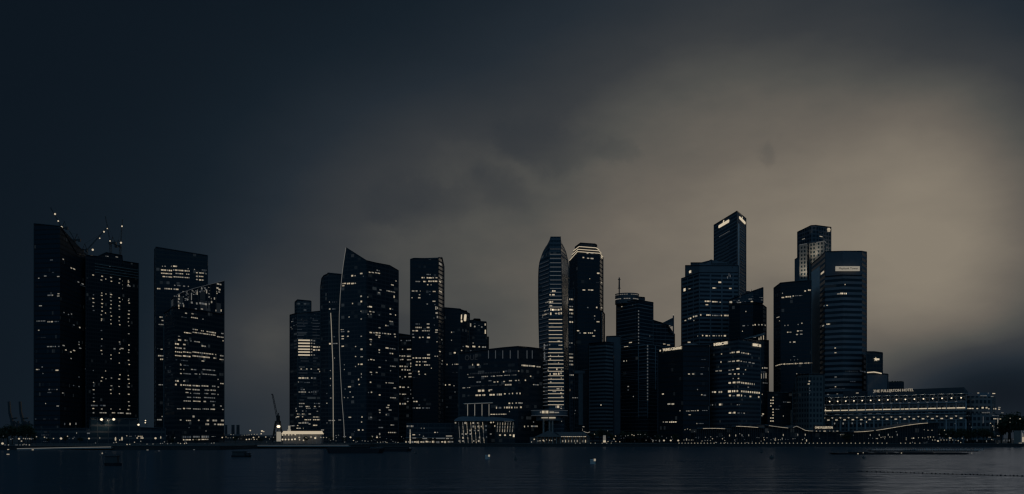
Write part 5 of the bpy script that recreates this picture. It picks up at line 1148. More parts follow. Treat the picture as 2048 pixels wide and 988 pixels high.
for x, y, l, wd in ((1076, 882, .6, 1.6), (1080, 881.5, .75, 2), (1086.5, 880.5, .95, 2.2), (1088.5, 882, .8, 2.6), (1093, 879.5, .65, 1), (1099, 880.5, .85, 1.4), (1103.5, 881, .7, 2.6), (1110, 879, .5, 1), (1068.5, 878.5, .9, 2.4), (1063, 884, .7, 1.6)):
    m = MB(); m.box(*(lambda a, b2: (a.x, b2.x, 713, 713.5, a.z, b2.z))(PT(x - wd / 2, 713, y + 1), PT(x + wd / 2, 713, y - 1))); m.build("lit_window", emit(l), CP)
m = MB(); a = PT(1060, 716, z=GZ); b2 = PT(1180, 716, 874); m.box(a.x, b2.x, 716, 722, GZ + .004, b2.z); m.build("wall", pbr("pier_wall", (.12, .12, .125), .7), CP)

# pavilion with slanted glowing fins
SP = empty("slanted_pavilion", PT(940, 735, z=GZ + .004), "glass waterfront building with leaning lit fins, under a curved roof on the promenade", "pavilion")
m = MB(); A_, B2 = PT(908, 738, z=0), PT(975, 738, z=0); m.box(A_.x, B2.x, 738, 756, GZ + .004, zz(842, 738)); A_, B2 = PT(990, 740, z=0), PT(1030, 740, z=0); m.box(A_.x, B2.x, 740, 756, GZ + .004, zz(842, 740)); A_, B2 = PT(975, 744, z=0), PT(990, 744, z=0); m.box(A_.x, B2.x, 744, 756, GZ + .004, zz(842, 744))
m.build("wall", facade(3.4, 2.6, .3, .1, (.05, .055, .06), .012, .2, .02, seed=52), SP)
m = MB(); top = [PT(x, 733, y) for x, y in ((908, 841), (912, 837), (918, 834), (925, 833), (950, 833.5), (975, 834), (1000, 835), (1025, 838), (1029, 841))]
for a, b2 in zip(top, top[1:]): m.hexa([Vector((a.x, 733, zz(842, 733))), Vector((b2.x, 733, zz(842, 733))), Vector((a.x, 758, zz(842, 733))), Vector((b2.x, 758, zz(842, 733))), a, b2, a + Vector((0, 25, 0)), b2 + Vector((0, 25, 0))])
m.build("roof", pbr("curved_roof2", (.2, .22, .25), .5), SP)
for k, x in enumerate((917.2, 925.2, 933.3, 941.3, 949.4, 957.3, 965.2)):
    y = 844.5
    while y < 886:
        y1 = min(y + rng.uniform(4, 7), 886); xa = x + (y - 844) * .075; xb = x + (y1 - 844) * .075
        m = MB(); m.bar(PT(xa, 736.4, y), PT(xb, 736.4, y1), .3); m.build("fin", emit(rng.choice((.75, .85, .5, .65, .3))), SP)
        y = y1 + rng.uniform(.4, 1.6)
for x, y, l in ((930.5, 846, .7), (946.5, 846, .75), (955, 846, .78), (946.5, 853, .6), (956, 853, .7), (962.5, 853, .72), (940.5, 861, .6), (949.5, 861, .4), (956.5, 861, .72), (925, 868, .6), (932, 868, .7), (941, 868, .6), (926, 875.5, .8), (959, 875, .6), (967, 876, .5), (919, 882, .7), (926, 882, .7), (947.5, 882, .65), (957.5, 882, .75), (972, 852, .35), (972, 860, .3), (973, 874, .3), (911, 845.5, .7), (982, 845, .8), (987, 844.5, .85), (989.5, 852, .8), (981.5, 868, .5)):
    m = MB(); wd, hh = rng.uniform(1.6, 3.6), rng.uniform(2, 3.6); A_, B2 = PT(x - wd / 2, 737.6, y + hh / 2), PT(x + wd / 2, 737.6, y - hh / 2)
    m.box(A_.x, B2.x, 737.4, 737.9, A_.z, B2.z); m.build("lit_window", emit(l), SP)
for x, dx in ((995.5, -1.2), (1000.5, -1.2), (1005.5, -.8), (1010.5, -1.2), (1016, -1.5), (1021, -1.5), (1026.5, -1.8)):
    for y0, y1 in ((845, 850), (851.5, 857), (858.5, 864)):
        l = rng.choice((.7, .85, .5, .6)); sx = (y0 - 845) / 19 * dx
        m = MB(); m.bar(PT(x + sx, 738.6, y0), PT(x + sx + dx * .3, 738.6, y1), .32); m.build("fin", emit(l), SP)
for x, l in ((1000, .95), (1010, .9), (1020.5, .9), (1027.5, .98)):
    m = MB(); A_, B2 = PT(x - 1.6, 739.4, 871.5 if x < 1025 else 874), PT(x + 1.6, 739.4, 869); m.box(A_.x, B2.x, 739, 739.6, A_.z, B2.z); m.build("wall_light", emit(l), SP)
m = MB(); m.bar(PT(1008, 738.5, 842.3), PT(1024, 738.5, 842.3), .3); m.build("light_strip", emit(.4), SP)
# roof terrace with four lit posts
RT = empty("terrace_frame", PT(956, 760, z=GZ + .004), "open terrace frame with four pale lit posts, standing above the curved promenade roof", "terrace frame")
for x in (935.3, 949.5, 964, 978):
    m = MB(); a = PT(x, 752, z=GZ); m.bar(a, PT(x, 752, 808), .5); m.build("post", PALE, RT)
    m = MB(); m.bar(PT(x, 751.4, 831), PT(x, 751.4, 808.5), .42); m.build("light_strip", emit(.62), RT)
m = MB(); m.bar(PT(927, 752, 807.6), PT(986, 752, 805.4), .5, 8); m.build("beam", PALE, RT)
m = MB(); m.bar(PT(929, 747.8, 807.8), PT(985, 747.8, 805.8), .22); m.build("light_strip", emit(.5), RT)

# low dining terrace
LT = empty("dining_terrace", PT(862, 742, z=GZ + .004), "long low dining terrace with rows of small lights, right of the control tower", "building")
m = MB(); A_, B2 = PT(812, 742, z=0), PT(911, 742, z=0); m.box(A_.x, B2.x, 745, 770, GZ + .004, zz(846, 745)); m.build("wall", facade(3.6, 4, .3, .08, (.08, .085, .095), .014, .05, .012, seed=53), LT)
m = MB(); m.box(A_.x, B2.x, 738, 746, zz(876, 738), zz(875, 738)); m.build("canopy", CONC, LT)
x = 811.0
while x < 907:
    wd = rng.uniform(1.2, 4.5); l = rng.choice((.8, .65, .5, .9, .4)); m = MB(); A_, B2 = PT(x, 741, 884.5 + rng.uniform(0, 2)), PT(min(x + wd, 908), 741, 882.8 - rng.uniform(0, 1.2)); m.box(A_.x, B2.x, 741, 741.4, A_.z, B2.z); m.build("lit_window", emit(l), LT); x += wd + rng.uniform(.6, 4)
for x0, x1, y, l in ((845, 854, 876.8, .5), (865, 867, 876.8, .5), (872, 890, 876.8, .4), (892, 898, 877, .6), (901, 906, 877, .4), (892, 904, 872, .65), (825, 830, 869.5, .8), (825, 832, 876, .5), (838, 840, 869.5, .5), (846, 848, 872.5, .5), (868.5, 871.5, 864.8, .8), (874, 876, 864.8, .5), (842, 843, 856.5, .6), (847.5, 849, 856.5, .6)):
    m = MB(); A_, B2 = PT(x0, 737.6, y + .9), PT(x1, 737.6, y - .9); m.box(A_.x, B2.x, 737.2, 737.8, A_.z, B2.z); m.build("lit_window", emit(l), LT)
# control tower
CT = empty("control_tower", PT(820.5, 722, z=GZ), "slim harbour control tower with a flared lit cabin, left of the dining terrace", "tower")
a = PT(820.5, 722, z=GZ); m = MB(); m.tube(a, (a.x, a.y, zz(858, 722)), .7, .55); m.build("shaft", PALE, CT)
m = MB(); m.tube((a.x, a.y, zz(858.5, 722)), (a.x, a.y, zz(854.5, 722)), .9, 2.1, n=16); m.tube((a.x, a.y, zz(854.5, 722)), (a.x, a.y, zz(850.3, 722)), 2.1, 2.3, n=16); m.build("cabin", pbr("cabin_metal", (.2, .2, .21), .5), CT)
for k in range(7):
    th = math.pi * (1.08 + .84 * k / 6); m = MB(); c = Vector((a.x + 2.25 * math.cos(th), a.y + 2.25 * math.sin(th), zz(852.3, 722))); m.box(c.x - .2, c.x + .2, c.y - .15, c.y + .15, c.z - .6, c.z + .5); m.build("lit_window", emit(rng.choice((.6, .75, .45))), CT)
for y0, y1, l in ((859, 864, .7), (865, 868, .8), (869, 876, .92), (877, 888, .98)):
    m = MB(); m.bar((a.x, a.y - .8, zz(y1, 721)), (a.x, a.y - .8, zz(y0, 721)), .45, .3); m.build("light_strip", emit(l), CT)

# white marquee, its floodlighting put into an emissive roof
MQ = empty("marquee", PT(598, 718, z=GZ), "white event marquee with floodlight baked into its roof, rows of round lamps below its edge", "marquee")
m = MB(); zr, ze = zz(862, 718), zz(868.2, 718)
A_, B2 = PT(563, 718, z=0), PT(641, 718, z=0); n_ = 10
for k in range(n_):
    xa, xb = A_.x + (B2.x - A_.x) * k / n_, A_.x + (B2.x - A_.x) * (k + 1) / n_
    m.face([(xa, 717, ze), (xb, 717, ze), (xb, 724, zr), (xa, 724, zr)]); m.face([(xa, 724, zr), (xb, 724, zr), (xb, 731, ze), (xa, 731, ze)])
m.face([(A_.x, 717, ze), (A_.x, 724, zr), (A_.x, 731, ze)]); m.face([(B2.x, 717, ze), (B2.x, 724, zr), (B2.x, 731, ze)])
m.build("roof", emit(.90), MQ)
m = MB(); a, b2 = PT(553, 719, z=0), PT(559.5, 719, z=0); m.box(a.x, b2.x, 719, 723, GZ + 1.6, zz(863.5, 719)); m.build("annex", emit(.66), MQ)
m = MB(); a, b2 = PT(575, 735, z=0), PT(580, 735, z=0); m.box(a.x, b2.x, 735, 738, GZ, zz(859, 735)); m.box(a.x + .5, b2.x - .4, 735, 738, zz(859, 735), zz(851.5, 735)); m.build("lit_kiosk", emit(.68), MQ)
m = MB(); m.box(A_.x, B2.x, 722, 730, GZ, ze); m.build("wall", pbr("tent_wall", (.22, .23, .25), .7), MQ)
for k in range(11):
    m = MB(); x = A_.x + (B2.x - A_.x) * k / 10; m.tube((x, 717.2, GZ), (x, 717.2, ze), .12); m.build("post", PALE, MQ)
for x, y, l, r_ in ((565, 870, .95, .55), (570.5, 869.6, .95, .5), (577.5, 869.8, .9, .5), (583.5, 869.6, .85, .5), (590.5, 869, .92, .6), (599, 870, .6, .3), (605, 869.5, .5, .3), (624, 868.5, .7, .3), (565, 879, 1, .62), (571, 879, 1, .6), (577.3, 879, .95, .6), (584, 879, .98, .62), (590, 878.3, 1, .65), (598.5, 875, .85, .6), (599, 879.5, .8, .5), (607, 880.5, .95, .55), (612, 875.5, .85, .4), (622, 874, .8, .5), (630.5, 876, 1, .75), (632, 872.5, .5, .4), (641.5, 874.5, .7, .4)):
    m = MB(); m.ball(PT(x, 716, y), r_); m.build("lamp", emit(l), MQ)

# ================================================================== CRANES
def crane(label, base, pivot, tip, lights, D, mast_w=1.5, cabin=True, jib_w=.9, cat="crane", counter=True):
    """luffing tower crane; picture points on a plane at distance D"""
    root = empty("tower_crane", PT(base[0], D, base[1]), label, cat, "tower cranes")
    m = MB(); a, b2 = PT(*[base[0], D, base[1]]), PT(pivot[0], D, pivot[1]); w_ = mast_w / 2
    for sx in (-w_, w_):
        for sy in (-w_, w_): m.bar(a + Vector((sx, sy, 0)), b2 + Vector((sx, sy, 0)), .28)
    L_ = (b2 - a).length; n_ = max(2, int(L_ / 2.2))
    for k in range(n_):
        p, q = a + (b2 - a) * (k / n_), a + (b2 - a) * ((k + 1) / n_); s_ = 1 if k % 2 else -1
        m.bar(p + Vector((s_ * w_, -w_, 0)), q + Vector((-s_ * w_, -w_, 0)), .18); m.bar(p + Vector((-w_, -w_, 0)), p + Vector((w_, -w_, 0)), .18)
    m.build("mast", DARKSTEEL, root)
    m = MB(); t_ = PT(tip[0], D, tip[1]); d = (t_ - b2); nn = d.cross(Vector((0, 1, 0))).normalized(); n_ = max(4, int(d.length / 2.4)); hw = jib_w / 2
    for s_ in (-hw, hw): m.bar(b2 + nn * s_, t_ + nn * s_ * .5, .3)
    for k in range(n_):
        p, q = b2 + d * (k / n_), b2 + d * ((k + 1) / n_); s_ = hw if k % 2 else -hw; m.bar(p + nn * s_, q - nn * s_ * .9, .2)
    m.build("jib", DARKSTEEL, root)
    if counter:
        m = MB(); dx = -1 if tip[0] > pivot[0] else 1; c = b2 + Vector((dx * 4.2, 0, .6)); m.bar(b2 + Vector((0, 0, -.3)), c, 1.0, 1.4); m.box(c.x - 1.2, c.x + 1.2, c.y - 1, c.y + 1, c.z - 2.0, c.z + .5); m.build("counterweight", DARKSTEEL, root)
        m = MB(); ap = b2 + Vector((dx * 2.2, 0, 6.0)); m.bar(b2, ap, .5); m.bar(c, ap, .3); m.bar(ap, t_ * .75 + b2 * .25, .12); m.build("apex_frame", DARKSTEEL, root)
        m = MB(); m.box(b2.x - 1.1, b2.x + .9, b2.y - 2.2, b2.y - .9, b2.z - 1.6, b2.z + .6); m.build("cab", DARKSTEEL, root)
    for x, y, r_ in lights:
        m = MB(); m.ball(PT(x, D - 1.0, y), r_); m.build("lamp", emit(.98), root)
    return root
crane("tower crane leaning left over the leftmost tower, with three lamps along its jib", (124, 505), (124, 456), (101, 415), [(110, 428, .85), (116.5, 442, .7), (123, 454.5, 1.1)], 925)
crane("small unlit tower crane behind the sloping corner of the leftmost tower", (149.5, 512), (149.5, 480), (139, 462), [], 965, jib_w=.7)
crane("tower crane with three lamps on a jib rising rightwards, on the unfinished tower", (173, 513), (174, 500), (213, 456), [(185.5, 499.5, 1.0), (199.5, 476.5, .6), (208, 463.5, .8)], 968)
crane("tower crane with a steep jib tipping left, tallest on the unfinished tower", (221.5, 508), (221, 486), (210.5, 432), [(214.5, 457, .5), (220, 482, .65)], 978)
crane("tower crane with an almost upright jib, rightmost on the unfinished tower", (239.5, 520), (241, 492), (245, 439), [(244, 452.5, .75), (242, 485.5, .95)], 986)
m = MB(); 
LC = empty("harbour_crane", PT(556, 1000, z=GZ), "dark harbour crane with a long steep boom and bright floodlight, left of the white marquee", "crane")
a, b2 = PT(555, 1000, 838), PT(545.2, 1000, 789.5); d = b2 - a; nn = d.cross(Vector((0, 1, 0))).normalized(); m = MB()
for s_ in (-.75, .75): m.bar(a + nn * s_, b2 + nn * s_ * .6, .45)
for k in range(12): s_ = .75 if k % 2 else -.75; m.bar(a + d * (k / 12) + nn * s_, a + d * ((k + 1) / 12) - nn * s_, .3)
m.bar(b2 + nn * .5, b2 + nn * .5 + Vector((0, 0, 1)), 1.2)
m.build("boom", DARKSTEEL, LC)
m = MB(); A_, B2 = PT(553.5, 999, 843), PT(558.5, 999, 831); m.box(A_.x, B2.x, 997, 1002, A_.z, B2.z); m.bar(PT(555, 1000, 842), PT(557, 1000, 826), .8); m.box(PT(551, 999, 847).x, PT(560, 999, 847).x, 996, 1003, zz(848, 999), zz(842, 999)); m.build("cab", DARKSTEEL, LC)
m = MB(); 
for x, xb in ((551, 545), (560, 566)): m.bar(PT(xb, 1000, 884), PT(x, 1000, 846), 1.6)
m.bar(PT(548, 1000, 866), PT(563, 1000, 866), 1.2); m.bar(PT(545.5, 1000, 884), PT(560, 1000, 850), .6)
m.build("gantry_leg", DARKSTEEL, LC)
m = MB(); m.ball(PT(557, 995, 853), 1.75, 12, sz=.75); m.build("floodlight", emit(1.17), LC)
for px, h0, lab in ((20, 803, "left"), (42, 803, "right")):
    c = PT(px + 6, 2300, z=GZ); r_ = empty("gantry_crane", c, "far grey container crane with its boom raised, %s" % ("leftmost on the horizon" if lab == "left" else "nearest the leftmost tower on the horizon"), "crane", "container cranes across the port")
    m = MB(); m.bar(PT(px + 10, 2300, 866), PT(px - .5, 2300, h0 + 22), 5); m.bar(PT(px - .5, 2300, h0 + 22), PT(px - 2, 2300, h0), 4.5); m.build("boom", DARKSTEEL, r_)
    m = MB()
    for sx in (3, 9, 16): m.bar(PT(px + sx, 2300, z=GZ), PT(px + sx, 2300, 842), 3)
    m.bar(PT(px + 1, 2300, 842), PT(px + 24, 2300, 851), 4); m.bar(PT(px + 1, 2300, 838), PT(px + 14, 2300, 836), 3); m.bar(PT(px + 3, 2300, 872), PT(px + 16, 2300, 846), 2); m.build("frame", DARKSTEEL, r_)
for k, (x0, x1, y) in enumerate(((450, 454.5, 851), (463, 469, 851), (473, 479, 851))):
    c = PT((x0 + x1) / 2, 2600, z=GZ); r_ = empty("silo", c, ("slim port silo beside the right edge of the twin office towers", "port silo standing between a slim silo and another wide one", "port silo nearest the harbour crane")[k], "silo")
    m = MB(); rr = (x1 - x0) / 2 / F * 2600; m.tube(c, (c.x, c.y, zz(y, 2600)), rr * 1.15, rr, n=16); m.tube((c.x, c.y, zz(y, 2600)), (c.x, c.y, zz(y - 1.2, 2600)), rr * 1.1, rr * 1.1, n=16); m.build("body", pbr("silo_concrete", (.08, .08, .085), .8), r_)
    m = MB(); m.box(c.x - 1, c.x + 1, c.y - rr - 2, c.y - rr, GZ, zz(y + 3, 2600)); m.build("ladder_shaft", DARKSTEEL, r_)
for k, (x0, x1, y) in enumerate(((440, 478, 868.5), (480, 506, 869), (508, 546, 870.5))):
    c = PT((x0 + x1) / 2, 1500 + 60 * k, z=GZ); r_ = empty("port_shed", c, ("low dark port shed under the silos", "low dark port shed right of the silos", "low dark port shed left of the harbour crane")[k], "shed")
    m = MB(); D = 1500 + 60 * k; A_, B2 = PT(x0, D, z=0), PT(x1, D, z=0); z1 = zz(y + 3, D); m.box(A_.x, B2.x, D, D + 40, GZ + .004, z1); m.build("wall", pbr("shed_wall", (.06, .06, .065), .8), r_)
    m = MB(); m.hexa([Vector((A_.x - 1, D - 1, z1)), Vector((B2.x + 1, D - 1, z1)), Vector((A_.x - 1, D + 41, z1)), Vector((B2.x + 1, D + 41, z1)), Vector((A_.x + 3, D + 19, zz(y, D))), Vector((B2.x - 3, D + 19, zz(y, D))), Vector((A_.x + 3, D + 21, zz(y, D))), Vector((B2.x - 3, D + 21, zz(y, D)))]); m.build("roof", ROOFM, r_)

# ================================================================== TREES
LEAF = pbr("leaves", (.045, .06, .03), .8, 0, .4, .8); BARK = pbr("bark", (.05, .04, .03), .9)
def tree_meshes(seed, H, spread, n=620):
    rg = random.Random(seed); t_ = MB()
    top = Vector((rg.uniform(-.4, .4), rg.uniform(-.4, .4), H * .55)); t_.tube((0, 0, 0), top, .32, .18, n=7, caps=False)
    clumps = []
    for k in range(9):
        a = rg.uniform(0, 2 * math.pi); r_ = spread * rg.uniform(.25, .85); e = Vector((math.cos(a) * r_, math.sin(a) * r_, H * rg.uniform(.52, .9)))
        s_ = top * rg.uniform(.6, 1); t_.tube(s_, e, .13, .05, n=5, caps=False); clumps.append((e, spread * rg.uniform(.28, .5)))
    clumps.append((Vector((0, 0, H * .85)), spread * .45))
    c_ = MB()
    for _ in range(n):
        e, r_ = rg.choice(clumps); d = Vector((rg.gauss(0, 1), rg.gauss(0, 1), rg.gauss(0, .75))); d = d.normalized() * r_ * (rg.random() ** .45); p = e + d
        u = Vector((rg.gauss(0, 1), rg.gauss(0, 1), rg.gauss(0, .6))).normalized(); v = u.cross(Vector((rg.gauss(0, 1), rg.gauss(0, 1), rg.gauss(0, 1)))).normalized(); s_ = rg.uniform(.25, .55)
        c_.face([p - u * s_, p - v * s_ * .6, p + u * s_, p + v * s_ * .6])
    return t_, c_
protos = []
tree_specs = []
for x in range(0, 64, 9): tree_specs.append((x + rng.uniform(-3, 3), 600 + rng.uniform(0, 60), rng.uniform(8, 13), "left"))
for x in (1186, 1199, 1212, 1224, 1246, 1262, 1278, 1292): tree_specs.append((x, 722 + rng.uniform(0, 14), rng.uniform(7, 11), "mid"))
for x in (1316, 1350, 1690, 1697): tree_specs.append((x, 716, rng.uniform(5, 8), "mid2"))
for x in range(1884, 1990, 9): tree_specs.append((x + rng.uniform(-3, 3), 728 + rng.uniform(0, 25), rng.uniform(8, 12), "right"))
for x in range(1996, 2075, 9): tree_specs.append((x + rng.uniform(-3, 3), 745 + rng.uniform(0, 60), 11 + 13 * math.exp(-((x - 2030) / 30) ** 2) * rng.uniform(.8, 1.0), "hill"))
for x in (70, 96, 130, 160, 346, 392, 470, 520, 612, 660, 690, 716, 742): tree_specs.append((x, 716 if x > 600 else 640 + rng.uniform(0, 10), rng.uniform(4, 6), "quay"))
tl = {"left": ("dark broad tree on the left shore below the container cranes", "trees on the left shore"), "mid": ("dark tree on the promenade in front of the banded office block", "trees before the banded block"), "mid2": ("small dark promenade tree beside the low restaurants", "small trees by the restaurants"),
      "right": ("leafy dark tree in front of the right end of the grand hotel", "trees before the hotel's right end"), "hill": ("tall dark tree at the far right edge, beyond the grand hotel", "tall trees at the right edge"), "quay": ("small dark tree standing on the left quay", "small trees on the left quay")}
for i in range(4):
    t_, c_ = tree_meshes(100 + i, 10.0, 4.2); r_ = empty("tree", (0, 0, GZ)); t_.build("trunk", BARK, r_); c_.build("crown", LEAF, r_); 
    for ch in r_.children: ch.location = (0, 0, 0)
    for ch in r_.children:
        for v in ch.data.vertices: v.co.z += GZ
    protos.append(r_)
used = [0] * 4
for k, (x, D, H, key) in enumerate(tree_specs):
    pr = protos[k % 4]; o = pr if used[k % 4] == 0 else copy_tree(pr); used[k % 4] = 1
    o.location = PT(x, D, z=GZ); sc_ = H / 10.0; o.scale = (sc_ * rng.uniform(.85, 1.2), sc_, sc_); o.rotation_euler = (0, 0, rng.uniform(0, 6.28)); tag(o, tl[key][0], "tree", tl[key][1])

# ================================================================== LAMPS
heads = {}
def head_mesh(l, r_, tall=False):
    k = (round(l * 12), round(r_, 1), tall)
    if k not in heads:
        m = MB(); m.ball((0, 0, 0), r_, 8, sz=2.6 if tall else .85); o = m.build("lamp", emit(l)); heads[k] = o.data; bpy.data.objects.remove(o)  # balls oversized so their shape includes each lamp's glare
    return heads[k]
poles = {}
def pole_mesh(h):
    k = max(.4, round(h * 2) / 2)
    if k not in poles:
        m = MB(); m.tube((0, 0, 0), (0, 0, k), .09 if k > 2 else .12, .06 if k > 2 else .1, n=6); m.tube((0, 0, 0), (0, 0, .25), .2, .16, n=6)
        if k > 3: m.bar((-.3, 0, k), (.3, 0, k), .08)
        o = m.build("pole", DARKSTEEL); poles[k] = o.data; bpy.data.objects.remove(o)
    return poles[k], k
def lamp(x, y, l, D, label, group, r_=.36, tall=False, name=None):
    r_ *= .85; l *= .93
    p = PT(x, D, y); h = p.z - GZ
    if h < .3: D = D; h = .45
    pm, ph = pole_mesh(h - .1)
    nm = name or ("street_lamp" if h > 3 else "lantern_post")
    root = empty(nm, (p.x, p.y, GZ + .004), label, "lamp", group)
    a = bpy.data.objects.new("pole", pm); COL.objects.link(a); a.parent = root
    a.scale = (1, 1, h / ph)
    b2 = bpy.data.objects.new("lamp", head_mesh(l, r_, tall)); COL.objects.link(b2); b2.parent = root; b2.location = (0, 0, h)
    return root
x = 1358.0; k = 0
while x < 1846:
    if k not in (12, 56, 57): lamp(x, 887.2, rng.choice((.85, .78, .9, .7)), 700.8, "low round edge light in the long even row along the restaurant quay", "edge lights along the restaurant quay", .43, name="bollard_light")
    k += 1; x += 6.15 + (x - 1358) / 480 * 3.55
for x in (1151, 1160, 1181.5, 1190.5, 1204.5, 1213.5, 1222.5): lamp(x, 889.5, .75, 700.9, "low edge light on the quay in front of the pier pavilion", "edge lights before the pier", .4, name="bollard_light")
def lamps(lst, D, label, group):
    for q in lst:
        x, y, l = q[:3]; lamp(x, y, min(l * 1.02, 1.0), D + rng.uniform(0, 6), label, group, q[3] if len(q) > 3 else .38, len(q) > 4)
lamps([(5, 887, 1, .75), (38, 877.5, .95, .6), (47, 877, .65), (51, 877.5, .7), (55.5, 877.5, .5), (59.5, 877.5, .75), (62.5, 878, .5), (66, 877.3, .35), (43, 882.2, .75, .45), (73, 873.5, .7), (89, 874.5, .75, .45), (93.5, 876, .45), (107, 877, .75), (122, 877, .98, .7), (135, 872.5, .75), (48, 888.5, .55), (52.5, 889.5, .65), (46, 891, .6), (58.7, 890.5, .7), (31, 893.5, .35), (17, 893.5, .6), (34, 891.5, .4), (40, 890.5, .4), (10, 895, .4), (68, 888.5, .2)], 522, "small bright lamp on the left shore under the leftmost tower", "lamps on the left shore")
lamps([(178, 877, .95, .55), (199.5, 876, .7), (231, 878, .9, .5, 1), (239.5, 880, .85, .5), (244, 877.5, .9, .45, 1), (232.5, 884.5, .7), (227.5, 885.5, .55), (254, 890, .92, .45), (259.5, 888.7, .75), (269, 884.5, .75), (253.5, 871.6, .7), (311, 876.5, 1, .65), (321.5, 875, .8, .35, 1), (281.5, 882.5, .6), (294, 888.3, .55), (306, 888, .5), (321, 887, .5), (191, 886, .4), (281, 890, .3), (356, 886, .6), (361, 887, .75), (369, 887, .85), (373, 886.6, .7), (423, 886.5, .55), (428, 886, .65), (335, 887.5, .5), (342, 887, .4), (325, 886.8, .4), (410, 887, .3)], 560, "small lamp on the quay below the podium building and the twin office towers", "lamps below the podium and twin towers")
lamps([(444.5, 875, .98, .75), (452, 874, .85, .5), (456, 875.8, .65), (461, 875.5, .55), (467, 875, .9, .5), (462, 869, .8, .5), (467, 869.5, .65), (489, 870.5, .75), (494, 870.2, .78), (498, 869.7, .75), (503, 869.3, .82, .5), (508.5, 868.6, .85, .5), (514, 868.6, .8, .5), (500.5, 861, 1, .8), (493, 879, .98, .7), (498.5, 878.5, .98, .65), (503, 878.3, .75), (508.5, 878.6, .92, .6), (514, 878.6, .9, .6), (507, 875, 1, .85), (517.5, 874, .92, .6), (524, 862, 1, 1.1), (527.5, 863.2, .92, .7), (522.5, 867.5, 1, .75), (531.5, 874, .95, .6), (539, 878, .75), (559.8, 875, 1, .85), (471, 877.4, .5), (477, 877.5, .5), (482, 877.6, .4), (533, 884, .4), (484, 871.5, .5)], 880, "bright port lamp in the gap between the twin office towers and the harbour crane", "port lamps in the gap")
lamps([(642, 875, .7), (647, 875, .92, .5), (653, 875, .75), (701, 874.6, 1, .7), (707, 881, .85, .5), (712, 884, .5), (691, 873, .6), (745, 873.5, .75), (754, 874.6, 1, .75), (760, 874.5, .7), (724.5, 881.5, .55), (730, 882, .7), (736, 882.6, .55), (743, 881.5, .4), (755, 884.5, .7), (761, 884.5, .68), (766, 884, .62), (771, 884, .7), (774, 885, .75), (786, 883, .5), (791, 884.5, .55), (796, 885, .7), (803, 873.5, .6), (689, 884.3, .5), (672, 871, .5), (677, 870.3, .5), (673, 875, .5), (658, 878, .4), (661, 881, .5), (672, 881.6, .5), (715, 883, .4)], 712, "small lamp on the quay below the sail shaped tower", "lamps below the sail shaped tower")
lamps([(1231, 872, .9, .48), (1228, 878, .95, .5), (1216, 883, .88, .45), (1231.5, 883, .85), (1239.5, 883.5, .85, .45), (1189, 868.3, .75), (1224, 883, .4), (1215, 861.5, .5), (1251, 872, .5), (1256, 871, .65), (1264, 869.5, .85, .5), (1268, 871, .85, .5), (1276, 869, .65), (1281, 869, .55), (1290, 869, .4), (1306, 882, .65, .42, 1), (1312, 881, .55), (1333, 876, .5), (1343, 874, .65), (1345, 878.5, .4), (1319, 881.5, .5, .42, 1)], 712, "small lamp among the promenade trees left of the black office block", "lamps among the promenade trees")
for x in (1328, 1341.5, 1356.5): lamp(x, 881, .95, 706, "wide warm lantern by the quay steps below the black office block", "warm lanterns by the steps", .7)
lamps([(1370, 859.5, .8), (1375, 858, .8), (1380, 859.5, .8), (1389, 863, .45), (1368, 880, .65), (1373, 879, .7, .42, 1), (1378, 880, .65), (1383, 880, .7), (1386, 880, .5), (1392, 875, .45), (1411, 874.5, .6), (1421.5, 873.5, .65), (1425, 877.5, .88, .45), (1434, 873.5, .45), (1445, 877.5, .92, .48), (1449.5, 881, .78), (1404, 882, .72), (1410, 881, .5), (1415, 881, .65), (1421, 881, .7), (1459, 871, .75, .35, 1), (1471.5, 871, .78, .35, 1), (1484, 870.5, .55, .35, 1), (1497.5, 870.5, .6, .35, 1), (1479.5, 867.5, .65), (1536.5, 864, .65), (1527.5, 875.5, .8), (1534, 875.5, .65), (1528.5, 879.5, .92, .5), (1551, 876.5, .75), (1550.5, 880, .92, .55), (1557, 879.5, .75), (1469.5, 880, .65), (1514, 875, .45), (1518, 875.5, .4), (1542, 879.5, .4), (1397, 877, .3), (1431, 884.6, .55), (1433, 885, .6), (1451, 885.4, .6), (1494, 885, .5), (1474, 878, .3), (1489, 879, .35)], 708, "small lamp on the crowded promenade below the bank headquarters", "lamps below the bank headquarters")
lamps([(1566.5, 870, .75, .35, 1), (1595.5, 869.5, .62, .35, 1), (1610.5, 869.5, .75, .35, 1), (1613, 881, .85, .4, 1), (1609, 876.5, .55), (1605, 879.5, .75), (1561, 879.5, .55), (1564.5, 877.5, .65, .4, 1), (1586, 877.5, .65), (1590, 877, .45), (1571, 878.5, .35), (1576, 879, .35), (1639, 877, .4), (1707, 870.5, .35), (1740.5, 870, .6, .33, 1), (1758.5, 870, .62, .33, 1), (1776.5, 869.5, .65, .33, 1), (1794.5, 869.5, .55, .33, 1), (1737, 877, .4), (1745, 876.5, .4), (1752.5, 877, .75), (1755, 877.2, .78), (1762, 875, .75), (1766, 874, .65), (1770, 874, .8), (1769.5, 877.3, .65), (1779.5, 874, .8), (1784.5, 874, .8), (1792.5, 863.5, .5), (1812.5, 876, .82), (1812.5, 879.5, .75), (1824, 876.5, .8), (1827, 876.3, .95, .6), (1837, 875.5, .78), (1845, 875.5, .72), (1850, 876, .65), (1856, 874, .88, .48), (1861, 874, .85, .46), (1867, 874, .78), (1857, 878, .4), (1865, 880, .82), (1870, 880, .82), (1848.5, 859.5, .6), (1856, 860.5, .8), (1864, 860.5, .8), (1825, 884.5, .5), (1854, 884, .3, .3, 1), (1849, 886, .35)], 708, "small lamp on the promenade in front of the grand hotel", "lamps before the grand hotel")
lamp(1876, 882, 1.0, 704, "large yellowish oval lantern on the quay before the hotel's right end", None, .72, False, "quay_lantern")
